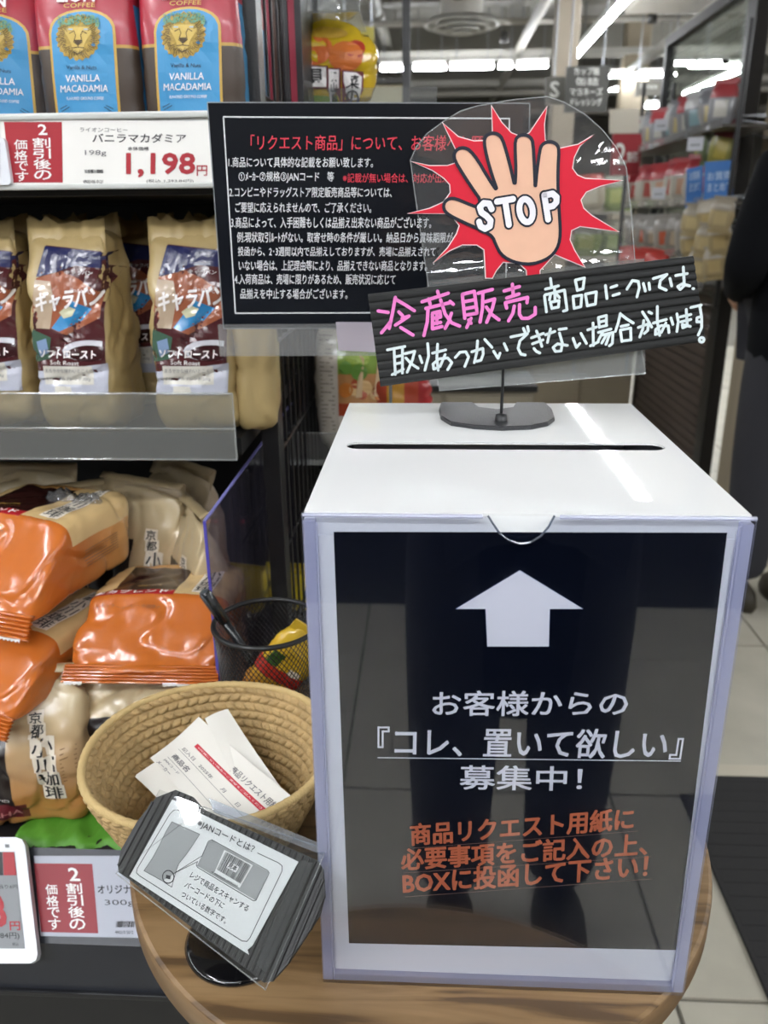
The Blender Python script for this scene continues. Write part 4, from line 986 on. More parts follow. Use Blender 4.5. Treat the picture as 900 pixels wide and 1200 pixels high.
JC = clear('card_sleeve', '#f4f5f5', 1.2, .03, .01, '#ffffff', bump=.06, bscale=18)
obj('clear_sleeve', poly(jp.pts([(188, 926), (240, 946), (383, 996), (364, 1030), (356, 1014), (312, 1108), (313, 1158), (137, 1024)][:3] + [(312, 1160), (137, 1024)]), z0=.0012, z1=.0018), JC, t)
obj('sleeve_edge', tb([(p.x, p.y, .0015) for p in jp.pts([(240, 946), (383, 996), (312, 1160), (137, 1024)])], .0005, 5, closed=True), RIM, t)
obj('sleeve_tab', poly(jp.pts([(246, 936), (383, 992), (379, 1003), (252, 953)]), z0=.0018, z1=.0024), clear('tab_clear', '#dfe6f0', 1.6, .06, .12, '#ffffff'), t)
obj('inner_band', poly(jp.pts([(352, 1008), (368, 1012), (312, 1140), (300, 1130)]), z0=.0005, z1=.0009), clear('band_clear', '#c9cdd0', 1.5, .1, .08), t)
# stem and foot
sb0 = JM @ Vector((.008, -.012, -.0045))
obj('stem', (lambda bm: (bm.transform(JM.inverted()), bm)[1])(tb([(-.17, .02, TZ + .004), (-.17, .01, TZ + .03), tuple(sb0)], .0022, 8)), BLACKM, t, True)
obj('foot', (lambda bm: (bm.transform(JM.inverted()), bm)[1])(lathe([(0, 0), (.036, 0), (.0365, .002), (.034, .004), (.012, .0055), (0, .0055)], 48, c=(-.172, .022, TZ + .0002))), mat('foot_black', '#0d0d0f', .08, coat=.6), t, True)
t = thing('info_card', 'white card explaining the product code with bag and barcode drawing', 'card', M=JM)
obj('card', poly(jp.pts([(202, 937), (350, 1010), (296, 1108), (290, 1113), (292, 1119), (152, 1027)]), z0=-.0001, z1=.0004), WPAPER, t)
k = 3.75; JO = (140, 930)
def jl(L): return jp.pts(L, JO, k)
JI = mat('card_ink', '#33343a', .5); JG = mat('card_grey', '#a9abac', .6)
bm = bmesh.new()
for s in ([(335, 105), (262, 74), (240, 74), (222, 92), (80, 330), (76, 348), (90, 362), (540, 648), (562, 650), (576, 632), (716, 340), (716, 318), (700, 305), (608, 262)],): stroke(bm, jl(s), .00045, .0006)
for s in ([(232, 125), (355, 180), (325, 225), (300, 262), (262, 310), (248, 350), (232, 412), (205, 395), (190, 384), (110, 340), (150, 280), (178, 228), (205, 170), (232, 125)],): stroke(bm, jl(s), .0003, .0008)
stroke(bm, jl([(217 + 25 * math.cos(a * .35), 367 + 28 * math.sin(a * .35)) for a in range(19)]), .0006, .001)
stroke(bm, jl([(242, 352), (365, 275), (392, 212), (408, 204), (652, 338), (660, 350), (602, 470), (590, 472), (345, 325), (340, 315), (346, 300), (242, 352)]), .00035, .001)
obj('line_drawing', bm, JI, t)
obj('grey_bag', poly(jl([(232, 125), (355, 180), (325, 225), (300, 262), (262, 310), (248, 350), (190, 384), (110, 340), (150, 280), (178, 228), (205, 170)]), z0=.00055), JG, t)
obj('grey_callout', poly(jl([(408, 206), (658, 345), (600, 470), (342, 318), (362, 275), (392, 214)]), z0=.00056), JG, t)
obj('small_code', poly(jl([(208, 358), (228, 362), (226, 378), (206, 374)]), z0=.001), JI, t)
obj('code_ground', poly(jl([(462, 248), (588, 315), (530, 415), (418, 348)]), z0=.0007), WPAPER, t)
bm = bmesh.new(); random.seed(4); a0, a1, b0, b1 = Vector((470, 256)), Vector((580, 318)), Vector((430, 335)), Vector((535, 398)); u = 0
while u < 1:
    wd = random.choice((.012, .02, .03)); q = [a0.lerp(a1, u), a0.lerp(a1, min(1, u + wd)), b0.lerp(b1, min(1, u + wd)), b0.lerp(b1, u)]
    bm.faces.new([bm.verts.new((p.x, p.y, .0009)) for p in jl([tuple(z) for z in q])][::-1]); u += wd + random.choice((.012, .02))
obj('barcode', bm, JI, t)
obj('code_patch', poly(jl([(488, 300), (530, 324), (515, 350), (473, 326)]), z0=.0011), WPAPER, t)
def jt(s, bl, br, tl, b=.012, m=JI): obj('lettering', text_bm(s, jl([bl])[0], jl([br])[0], jl([tl])[0], b, .0013), m, t)
jt('見本', (478, 324), (512, 343), (490, 303), .03); jt('4 900000 000000', (405, 348), (520, 412), (409, 341), 0)
jt('※JANコードとは？', (340, 148), (586, 268), (355, 115), .02)
jt('レジで商品をスキャンする', (310, 370), (562, 522), (325, 344)); jt('バーコードの下に', (286, 412), (454, 508), (301, 388)); jt('ついている数字です。', (270, 452), (466, 575), (285, 428))
# ================================================================== THE COFFEE GONDOLA ON THE LEFT
SY = .40            # front edge of the two upper shelves
GX0, GX1 = -1.15, -.205
DECKY = .235        # front edge of the deep lower deck
BLK = mat('shelf_black', '#0d0d0f', .5); DKB = mat('fascia_blue_black', '#23262e', .45, var=.1, vscale=10)
CLR = clear('rail_clear', '#eef0f0', 1, .04, .06, '#ffffff')
g = thing('gondola_shelf', 'black store shelving unit full of coffee bags left of the table', 'shelf', (0, 0, 0))
obj('back_panel', bx((GX0, .86, 0), (GX1, .88, 1.9)), BLK, g)
z_top = 1.298; z_mid = 1.045
obj('shelf_board', bx((GX0, SY + .012, z_top - .02), (GX1 - .012, .86, z_top)), BLK, g)
obj('shelf_board', bx((GX0, SY + .015, z_mid - .018), (GX1 - .035, .86, z_mid)), BLK, g)
obj('shelf_board', bx((GX0, DECKY + .01, .655), (-.235, .86, .672)), BLK, g)
RAILW = mat('rail_white', '#d9dad6', .35)
pr2 = P(0, 134, SY); pr3 = P(0, 219, SY)
a = P(20, 133, SY).z; b = P(20, 219, SY).z
rl = obj('price_rail', bx((GX0, SY, b - .002), (GX1 - .012, SY + .01, a)), RAILW, g)
obj('rail_ridge', bx((GX0, SY - .004, a - .006), (GX1 - .012, SY, a - .001), .0015), mat('rail_ridge', '#bfc1bd', .3), rl)
obj('rail_lip', bx((GX0, SY - .004, b - .003), (GX1 - .012, SY, b + .002), .0015), mat('rail_ridge', '#bfc1bd'), rl)
for i, x in enumerate((GX1, GX0 + .02)):
    q = P(293, 60, .48).x if i == 0 else x
    obj('post', bx((q - .0095, .47, 0), (q + .0095, .50, 1.9), .001), BLACKM, g)
# mid shelf: clear guard
a = P(100, 461, SY).z; b = P(100, 538, SY).z; xr = P(275, 500, SY).x; m_ = P(100, 502, SY).z
gd = obj('front_guard', bx((GX0, SY, b), (xr, SY + .002, a), .0004), clear('guard_clear', '#e6e7e5', 1.2, .05, .16, '#dfe0dc'), g)
for z, r in ((a, .0011), (m_, .0009), (b, .0009)): obj('guard_edge', tb([(GX0, SY, z), (xr, SY, z)], r, 5), RIM, gd)
obj('guard_edge', tb([(xr, SY, a), (xr, SY, b)], .0008, 5), RIM, gd)
obj('guard_channel', bx((GX0, SY + .003, b), (xr - .002, SY + .012, m_ - .004)), mat('channel_grey', '#4a4c4e', .4), g)
# wire side panel beyond the post
bm = bmesh.new(); X = P(293, 60, .48).x
for k in range(9): tube(bm, [(X, .53 + k * .038, .2), (X, .53 + k * .038, 1.88)], .0018, 5)
for k in range(14): tube(bm, [(X, .5, .25 + k * .125), (X, .86, .25 + k * .125)], .0024, 5)
o = obj('side_mesh', bm, BLACKM, g)
# lower deck: slanted price rail, fascia, kick panel
lc = CAM + ray(90, 1050) * .78; tl_ = R(48)
lp = Plane(tuple(lc), (0, -math.cos(tl_), math.sin(tl_)), (1, 0, 0))
def lbm(bm): bm.transform(lp.M); return bm
u0 = lp.px(-60, 1000).x; u1 = -.245 - lc.x
v1 = lp.px(80, 998).y; v0 = lp.px(80, 1102).y
obj('slanted_rail', lbm(bx((GX0 - lc.x, v0 - .003, -.006), (u1, v1 + .003, -.0015))), mat('rail_dark', '#2b2e36', .4), g)
qb = lp.M @ Vector((0, v0 - .003, -.002)); qt = lp.M @ Vector((0, v1, -.004))
fz = P(90, 1160, qb.y).z
obj('fascia', bx((GX0, qb.y, fz), (-.245, qb.y + .012, qb.z)), DKB, g)
obj('fascia_lip', bx((GX0, qb.y - .004, fz - .006), (-.245, qb.y + .01, fz), .001), mat('lip_dark', '#15161a', .4), g)
obj('kick_panel', bx((GX0, qb.y + .03, 0), (-.245, qb.y + .05, fz - .004)), mat('kick_black', '#101114', .5), g)
obj('deck_front', bx((GX0, qt.y + .0, .64), (-.245, DECKY + .02, qt.z)), BLK, g)
obj('deck_side', bx((-.247, qb.y + .03, 0), (-.236, .86, .655)), BLK, g)
print('deck', qt, qb, 'post', P(293, 60, .48).x)

# price labels
L1 = Plane((-.35, SY - .0012, 1.31), (0, -1, 0), (1, 0, 0))
RED = mat('label_red', '#a3202c', .5); GREYT = mat('label_grey', '#66666a', .5); DARKT = mat('label_dark', '#303034', .5)
t = thing('price_label', 'white price label with red square reading 1,198 yen on the top rail', 'price label', M=L1.M)
L1.rect((1, 140), (247, 142), (250, 220), (2, 218), mat('label_white', '#e6e4df', .45), t, z=.0006, z0=0, name='label_card')
L1.rect((5, 143), (73, 143), (74, 214), (13, 214), RED, t, z=.0008, name='red_square')
W2 = mat('label_ink_white', '#f1ecea', .5)
L1.text('2', (46, 158), (56, 158), (45, 146), W2, t, .04, .0012); L1.text('割引後の', (41, 211), (61, 211), (39, 161), W2, t, .03, .0012, vertical=True)
L1.text('価格です', (19, 213), (34, 213), (17, 163), W2, t, .02, .0012, vertical=True)
L1.text('ライオンコーヒー', (94, 154.5), (150, 155), (94, 149.5), GREYT, t, 0, .001); L1.text('バニラマカダミア', (109, 167), (218, 167.5), (109, 156.5), DARKT, t, .02, .001)
L1.text('198g', (100, 183.5), (125, 183.5), (100, 176), GREYT, t, 0, .001); L1.text('本体価格', (150, 176.5), (175, 176.5), (150, 172), DARKT, t, .02, .001)
L1.text('1,198', (149, 207), (228, 207), (149, 180), RED, t, .05, .001); L1.text('円', (231, 206), (243, 206), (231, 194), RED, t, .03, .001)
L1.text('(税込 1,293.84円)', (172, 214.5), (227, 214.5), (172, 210), DARKT, t, 0, .001); L1.text('4902105 0121', (98, 215), (121, 215), (98, 211), DARKT, t, .02, .001)
bm = bmesh.new(); random.seed(2)
for k in range(16): q = L1.px(100 + k * 1.4, 203); w_ = random.choice((.0005, .0009)); bm.faces.new([bm.verts.new(v) for v in ((q.x, q.y, .001), (q.x + w_, q.y, .001), (q.x + w_, q.y + .003, .001), (q.x, q.y + .003, .001))])
obj('barcode', bm, DARKT, t)
t = thing('electronic_label', 'white framed electronic tag cut by the left edge on the top rail', 'price tag', M=L1.M)
q = [L1.px(*p) for p in ((-60, 163), (9, 163), (9, 217), (-60, 217))]
obj('frame', poly(rrect(q[3].x, q[2].y, q[1].x, q[0].y, .004), z0=.001, z1=.006), mat('tag_white', '#dfe2e8', .3), t)
L1.rect((-50, 168), (4, 168), (4, 208), (-50, 208), mat('epaper', '#b3b5b8', .5), t, z=.0064, name='screen'); L1.text('8', (-2, 196), (3, 196), (-2, 170), DARKT, t, .03, .0067)

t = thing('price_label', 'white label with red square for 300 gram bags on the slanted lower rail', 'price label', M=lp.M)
lp.rect((40, 1003), (200, 1003), (210, 1100), (48, 1097), mat('label_white_shaded', '#adb1be', .45), t, z=.0006, z0=0, name='label_card')  # white label greyed: the dimness of the lower shelf is painted in
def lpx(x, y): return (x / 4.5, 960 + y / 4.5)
lp.rect(lpx(180, 233), lpx(488, 236), lpx(520, 602), lpx(218, 595), mat('label_red_shaded', '#8e1c2a', .5), t, z=.0008, name='red_square')  # label red darkened too, shade put into its colour
lp.text('2', lpx(372, 325), lpx(425, 325), lpx(360, 258), W2, t, .04, .0012); lp.text('割引後の', lpx(372, 585), lpx(455, 585), lpx(350, 335), W2, t, .03, .0012, vertical=True)
lp.text('価格です', lpx(262, 585), lpx(325, 585), lpx(240, 340), W2, t, .02, .0012, vertical=True)
lp.text('オリジナルブレンド', lpx(520, 392), lpx(920, 392), lpx(514, 345), INK, t, .03, .001); lp.text('300g', lpx(556, 462), lpx(712, 462), lpx(552, 425), DARKT, t, 0, .001)
lp.text('490210 5012', lpx(610, 605), lpx(705, 605), lpx(608, 588), DARKT, t, .02, .001)
bm = bmesh.new()
for k in range(18): q = lp.px(*lpx(612 + k * 5.3, 570)); w_ = random.choice((.0005, .0009)); bm.faces.new([bm.verts.new(v) for v in ((q.x, q.y, .001), (q.x + w_, q.y, .001), (q.x + w_, q.y + .005, .001), (q.x, q.y + .005, .001))])
obj('barcode', bm, DARKT, t)
t = thing('electronic_label', 'large white electronic price tag at the lower left corner', 'price tag', M=lp.M)
oc = [lp.px(x, y, .012) for x, y in ((-75, 981), (18, 981), (26, 984), (29.5, 991), (44, 1118), (42, 1125), (35, 1129), (-70, 1129))]
obj('frame', poly(oc[::-1], z0=.004, z1=.012), mat('tag_white', '#dfe2e8'), t)
q = lambda x, y: tuple(lp.px(*lpx(x, y), .0125))
obj('screen', poly([q(-300, 170), q(76, 172), q(131, 682), q(-300, 682)], z0=.0125), mat('epaper2', '#83868a', .5), t)
obj('red_strip', poly([q(15, 174), q(74, 174), q(88, 296), q(20, 296)], z0=.0128), RED, t); obj('black_strip', poly([q(-300, 174), q(12, 174), q(18, 296), q(-300, 296)], z0=.0128), INK, t)
def lt(s, bl, br, tl, m, b): obj('lettering', text_bm(s, q(*bl), q(*br), q(*tl), b, .0131), m, t)
lt('1,098', (-260, 585), (42, 585), (-290, 400), RED, .06); lt('円', (55, 585), (108, 585), (52, 540), RED, .04); lt('(1,185.84円)', (-120, 635), (105, 635), (-122, 598), INK, .01); lt('税込', (68, 668), (100, 668), (66, 650), INK, 0); lt('100g当り6円', (-60, 370), (95, 370), (-62, 345), INK, 0)
o = obj('sensor_window', poly([q(25, 132), q(48, 132), q(50, 150), q(28, 150)], z0=.0124), mat('sensor', '#4c4f52', .3), t)

# ------------------------------------------------------------------ lion coffee bags
LY = .445
def lion_bag():
    xl, xr_ = P(40, 60, LY).x, P(157, 60, LY).x; W = xr_ - xl; H = .2; D = .07; cx = (xl + xr_) / 2; cz = z_top + H / 2 + .002
    t = thing('coffee_bag', '', 'coffee bag', (cx, LY + D / 2, cz))
    o3 = Vector(t.location)
    def Lp(x, y): q = P(x, y, LY) - o3; return Vector((q.x, q.z))
    zline = Lp(100, 54).y
    m = zoned('lion_wrap', '#a32637', [('#44382f', [(2, None, zline)]), ('#b9923f', [(2, zline - .0022, zline + .0005)]), ('#3c82ad', [(1, -D / 2 + .014, D / 2 - .014), (2, None, zline + .035)])], .38, .25, .2)
    body = softbox('bag_body', (W, D, H), lambda q: Vector((q.x * (1 - .05 * max(0, q.z)), q.y * (1 - .75 * max(0, q.z) ** 2), q.z)), m, t, (16, 8, 22), 9, .0012, 30, 2, .08)
    GOLD = mat('gold_ink', '#c9a24c', .4); BLUE = mat('panel_blue', '#3f8fc0', .45)
    def arch(x0, x1, top, sh, bot=133, ex=0):
        L = [Lp(x0 + 8 + 0, bot), Lp(x1 + 6, bot), Lp(x1, sh)]
        for i in range(1, 12):
            a = math.pi * i / 12; cxp = (x0 + x1) / 2; L.append(Lp(cxp + (x1 - x0) / 2 * math.cos(a), sh - (sh - top) * math.sin(a) ** .8))
        return L + [Lp(x0, sh)]
    stick(body, poly(arch(58, 136, 10, 40)), GOLD, 'gold_arch', off=.0005, cuts=3)
    stick(body, poly(arch(61, 133, 13, 41)), BLUE, 'blue_panel', off=.0009, cuts=3)
    cxp, cyp = 93, 44; pts = []
    for i in range(46):
        a = 2 * math.pi * i / 46; r = (26 if i % 2 else 28.5) * (1 - .07 * math.cos(a) ** 2); pts.append(Lp(cxp + r * math.cos(a), cyp + r * 1.0 * math.sin(a)))
    stick(body, poly(pts), mat('mane_gold', '#b8983f', .5, var=.3, vscale=400), 'lion_mane', off=.0012, cuts=2)
    stick(body, poly([Lp(*p) for p in [(80, 32), (106, 32), (109, 38), (104, 46), (101, 52), (99, 60), (93, 63), (87, 60), (85, 52), (82, 46), (77, 38)]]), mat('face_gold', '#cdaf58', .5), 'lion_face', off=.0015, cuts=1)
    bm = bmesh.new(); random.seed(9)
    for i in range(56):
        a = 2 * math.pi * i / 56 + .05; r0 = random.uniform(14, 18); r1 = random.uniform(21, 27)
        if -2.3 < a - 2 * math.pi * (a > math.pi) < -.8: continue
        stroke(bm, [Lp(cxp + r0 * math.cos(a), cyp + 1 + r0 * math.sin(a)), Lp(cxp + (r0 + r1) / 2 * math.cos(a + .07), cyp + (r0 + r1) / 2 * math.sin(a + .07)), Lp(cxp + r1 * math.cos(a), cyp + r1 * math.sin(a))], .0005, 0, False)
    for s in ([(83, 40), (88, 37), (90, 42)], [(103, 40), (98, 37), (96, 42)], [(90, 42), (88, 50)], [(96, 42), (98, 50)], [(88, 50), (93, 54), (98, 50)], [(93, 54), (93, 56)], [(86, 57), (93, 56), (100, 57)], [(88, 62), (93, 64), (98, 62)]): stroke(bm, [Lp(*p) for p in s], .0007)
    stick(body, bm, mat('lion_ink', '#4b3a1f', .5), 'lion_features', off=.0018)
    stick(body, poly([Lp(*p) for p in [(88, 47.5), (98, 47.5), (96, 51.5), (93, 53.5), (90, 51.5)]]), mat('lion_ink', '#4b3a1f'), 'lion_nose', off=.0019)
    bm = bmesh.new()
    for x in (84, 102): stroke(bm, [Lp(x - 2, 35), Lp(x + 2, 35)], .0011)
    stick(body, bm, mat('eye_blue', '#9db4c4', .4), 'lion_eyes', off=.0019)
    bm = bmesh.new(); random.seed(5)
    for i in range(120):
        x = random.uniform(69, 117); y = 24 + (x - 93) ** 2 * .004 + random.uniform(-6.5, 5); a = random.uniform(0, 3); q = Lp(x, y); s = .0016
        bm.faces.new([bm.verts.new((q.x + dx * math.cos(a) - dy * math.sin(a), q.y + dx * math.sin(a) + dy * math.cos(a), i * 2e-6)) for dx, dy in ((-s, 0), (0, -s * .45), (s, 0), (0, s * .45))])
    stick(body, bm, mat('wreath_green', '#6f9e7d', .5), 'leaf_wreath', off=.0021)
    bm = bmesh.new(); random.seed(6)
    for i in range(50):
        x = random.uniform(69, 117); y = 24 + (x - 93) ** 2 * .004 + random.uniform(-6, 4.5); a = random.uniform(0, 3); q = Lp(x, y); stroke(bm, [(q.x, q.y), (q.x + .0014 * math.cos(a), q.y + .0014 * math.sin(a))], .0004, 0, False)
    stick(body, bm, mat('wreath_dark', '#2f5a44', .5), 'leaf_veins', off=.0026)
    def tx(s, bl, br, tl, m, b=.01): stick(body, text_bm(s, Lp(*bl), Lp(*br), Lp(*tl), b, 0), m, 'lettering', off=.002)
    tx('LION', (66, 1.5), (110, 1), (66, -15), W2, .05); tx('COFFEE', (74, 9), (111, 8), (74, 3.5), GOLD, .02)
    tx('Vanilla & Nuts', (80, 82), (115, 82), (80, 77.5), INK, .01); tx('VANILLA', (79, 97), (119, 96), (79, 89), W2, .01); tx('MACADAMIA', (73, 109), (128, 108), (73, 101), W2, .01); tx('FLAVORED GROUND COFFEE', (80, 118), (123, 117.5), (80, 114.5), W2, 0)
    bm = bmesh.new()
    for s in ([(72, 128), (80, 124)], [(134, 128), (126, 124)], [(74, 131), (83, 126)], [(132, 131), (124, 126)]): stroke(bm, [Lp(*p) for p in s], .0006)
    stick(body, bm, INK, 'corner_leaves', off=.002)
    bm = bmesh.new()
    for k in range(6): box(bm, (-W * .47, -.004 + (k % 2) * .001, H / 2 - .012 + k * .004), (W * .47, .004 - (k % 2) * .001, H / 2 - .008 + k * .004))
    obj('top_seal', bm, m, t)
    return t, W
lb, LW = lion_bag(); tag(lb, 'red and brown lion coffee bag with blue arch, left of the two facing bags', 'coffee bag', 'lion coffee bags on the top shelf')
for dx, dy, dz, rz, lab in [(LW * 1.0 + .0045, 0, 0, -1, 'red and brown lion coffee bag with blue arch, right one beside the black post'), (-LW - .008, .004, 0, 24, 'lion coffee bag at the left edge turned to show its blue side panel')]:
    c = copy_tree(lb); c.location = lb.location + Vector((dx, dy, dz)); c.rotation_euler[2] = R(rz); tag(c, lab, 'coffee bag')
    if rz == -1: c.location.z -= .0045; c.location.z = lb.location.z; 
for i, dx in enumerate((-LW - .005, .0, LW + .003)):
    c = copy_tree(lb); c.location = lb.location + Vector((dx, .085, 0)); tag(c, ['lion coffee bag hidden in the second row behind the left edge bag', 'lion coffee bag in the second row behind the left facing bag', 'lion coffee bag in the second row behind the right facing bag'][i], 'coffee bag')

# ------------------------------------------------------------------ kraft coffee bags on the middle shelf
KY = .425
KRAFT = mat('kraft_foil', '#b49d6c', .42, coat=.15, bump=.6, bscale=35)
def kraft_bag(dark=False):
    xl, xr_ = P(31, 380, KY).x, P(127, 380, KY).x; W = xr_ - xl; H = P(80, 272, KY).z - z_mid; D = .095
    t = thing('coffee_bag', '', 'coffee bag', ((xl + xr_) / 2, KY + D / 2, z_mid + H / 2 + .001)); o3 = Vector(t.location)
    def Lp(x, y): q = P(x, y, KY) - o3; return Vector((q.x, q.z))
    def fn(q):
        u = max(0, q.z); return Vector((q.x * (1 - .04 * u) , q.y * (1 - .55 * u ** 2.5), q.z + (.03 * abs(q.x) + .03 * q.y) * u ** 3))
    body = softbox('bag_body', (W, D, H), fn, KRAFT, t, (24, 24, 44), 10, .0036, 28, 4 if not dark else 8, .06)
    ZF = .0009
    def pr(L, m, n, off, cuts=5): stick(body, poly([Lp(*p) for p in L]), m, n, off=off + .0012, cuts=cuts)
    gl = dict(rough=.22, coat=.5, bump=.35, bscale=45)
    pr([(45, 288), (119, 296), (122, 380), (128, 462), (36, 462), (38, 380)], mat('print_maroon', '#4d2528', **gl), 'printed_label', .0006, 4)
    pr([(44, 289), (119, 297), (120, 316), (84, 312), (60, 320), (40, 325)], mat('print_navy', '#262a55', **gl), 'navy_band', .001)
    pr([(40, 326), (70, 318), (95, 330), (119, 345), (118, 372), (80, 392), (50, 380), (38, 365)], mat('print_caramel', '#9a5a40', **gl), 'picture_caramel', .001)
    pr([(39, 328), (58, 330), (64, 350), (60, 385), (40, 384)], mat('print_biscuit', '#b8a38c', **gl), 'picture_biscuit', .0013)
    pr([(62, 384), (84, 352), (108, 362), (96, 376), (72, 388)], mat('print_blue', '#2f7fb4', **gl), 'picture_blue', .0013)
    pr([(70, 366), (80, 358), (90, 362), (86, 370), (76, 373)], mat('print_cream', '#c6c4a4', **gl), 'picture_cream', .0016)
    pr([(38, 385), (62, 395), (60, 420), (38, 425)], mat('print_green', '#44604f', **gl), 'picture_leaf', .0013)
    pr([(44, 400), (56, 396), (60, 412), (48, 418)], mat('print_sky', '#7d93b4', **gl), 'picture_sky', .0016)
    def el(cx, cy, rx, ry): return [(cx + rx * math.cos(2 * math.pi * i / 24), cy + ry * math.sin(2 * math.pi * i / 24)) for i in range(24)]
    pr([p for p in el(106, 410, 30, 12) if p[0] < 125] , mat('print_white', '#cfcfd6', **gl), 'cup_rim', .0014); pr([p for p in el(106, 413, 24, 9) if p[0] < 124], mat('print_coffee', '#38191b', **gl), 'cup_coffee', .0017)
    pr([(37, 436), (127, 425), (128, 462), (36, 462)], mat('print_pale', '#b9bbc8', **gl), 'pale_band', .0013)
    pr([(52, 428), (110, 428), (112, 450), (54, 450)], mat('print_card', '#d3cfc5', **gl), 'info_patch', .0018); pr([(65, 452), (85, 452), (87, 461), (66, 461)], mat('print_card', '#d3cfc5'), 'code_patch', .0018)
    def tx(s, bl, br, tl, m=W2, b=.02): stick(body, text_bm(s, Lp(*bl), Lp(*br), Lp(*tl), b, 0), m, 'lettering', off=.0038)
    tx('キャラバン', (74, 322), (106, 323), (74, 317), W2, .01); tx('ほっとおいしい', (82, 341), (112, 345), (82, 337), W2, 0); tx('キャラバン', (44, 366), (118, 358), (44, 343), W2, .04)
    tx('ソフトロースト', (48, 418), (115, 419), (48, 409), W2, .04); tx('Soft Roast', (62, 426), (96, 427), (62, 421), W2, 0); tx('まろやかな味わいとこく', (55, 436), (106, 436), (55, 431), GREYT, 0); tx('オリジナルブレンド 200g', (55, 446), (108, 446), (55, 441), GREYT, 0)
    # crumpled open top
    bm = bmesh.new(); n = 12; Wt = W * .47
    for yy, hh, sd in ((-D * .2, .022, 1), (D * .2, .03, 5)):
        top, bot = [], []
        for i in range(n + 1):
            x = -Wt + 2 * Wt * i / n; e = abs(i / n - .5) * 2
            zt = H / 2 + .002 + hh * (.25 + .2 * e) + .012 * noise.noise(Vector((i * .9, sd, 0))); yo = .006 * noise.noise(Vector((i * .7, sd, 3)))
            top.append(bm.verts.new((x, yy + yo, zt))); bot.append(bm.verts.new((x, yy * 1.3, H / 2 - .03)))
        for i in range(n): bm.faces.new((bot[i], bot[i + 1], top[i + 1], top[i]))
    o = obj('crumpled_top', bm, KRAFT, t, True); sol = o.modifiers.new('s', 'SOLIDIFY'); sol.thickness = .0006
    return t, W
kb, KW = kraft_bag(); tag(kb, 'kraft coffee bag with caramel picture label, left one with its beige side showing', 'coffee bag', 'kraft coffee bags on the middle shelf')
dx2 = P(176, 380, KY).x - P(36, 380, KY).x
for dx, dy, rz, lab in [(dx2, .0, 2, 'kraft coffee bag with caramel picture label, right one partly behind the notice'), (-dx2 * .86, .02, 4, 'shaded kraft coffee bag with dark label cut by the left edge'), ]:
    c = copy_tree(kb); c.location = kb.location + Vector((dx, dy, 0)); c.rotation_euler[2] = R(rz); tag(c, lab, 'coffee bag')
t = thing('coffee_bag', 'plain golden kraft bag turned sideways between notice and black post', 'coffee bag', (P(298, 440, .46).x, .475, z_mid + .085), (0, 0, R(8)))
softbox('bag_body', (.045, .075, .168), lambda q: Vector((q.x * (1 - .5 * max(0, q.z) ** 3), q.y, q.z)), KRAFT, t, (12, 12, 24), 7, .0035, 26, 12, .1)
for i, dx in enumerate((-.085, .02, .125)):
    c = copy_tree(kb); c.location = kb.location + Vector((dx, .13, -.0)); c.rotation_euler[2] = R(-6 + 5 * i); tag(c, ['kraft coffee bag in the dark second row, behind the left edge one', 'kraft coffee bag in the dark second row behind the left bag', 'kraft coffee bag in the dark second row behind the right bag'][i], 'coffee bag')
# ------------------------------------------------------------------ orange coffee packs lying on the lower deck
def crimp(W, H, m, parent, loc, rot, taper=.94, n=7, name='crimped_end'):
    bm = bmesh.new(); k = n * 3
    for s in (0, 1):
        pass
    rows_ = []
    for i in range(k + 1):
        f = i / k; hw = W / 2 * (taper + (1 - taper) * f); y = -.0038 * abs(math.sin(math.pi * f * n)) - .0015
        ro = []
        for j in range(13):
            x = -hw + 2 * hw * j / 12; wv = .0025 * math.sin(j * .9 + i * .1) * f; ro.append((bm.verts.new((x, y + wv, -H * f)), bm.verts.new((x, y + wv + .003, -H * f))))
        rows_.append(ro)
    for A, B in zip(rows_, rows_[1:]):
        for j in range(12):
            bm.faces.new((A[j][0], B[j][0], B[j + 1][0], A[j + 1][0])); bm.faces.new((A[j][1], A[j + 1][1], B[j + 1][1], B[j][1]))
    for ro in (rows_[0], rows_[-1]):
        for j in range(12): bm.faces.new((ro[j][0], ro[j + 1][0], ro[j + 1][1], ro[j][1]))
    bmesh.ops.recalc_face_normals(bm, faces=bm.faces[:])
    bm.transform(Matrix.Translation(loc) @ Euler(rot, 'XYZ').to_matrix().to_4x4()); return obj(name, bm, m, parent)
CREAM = '#d9b983'
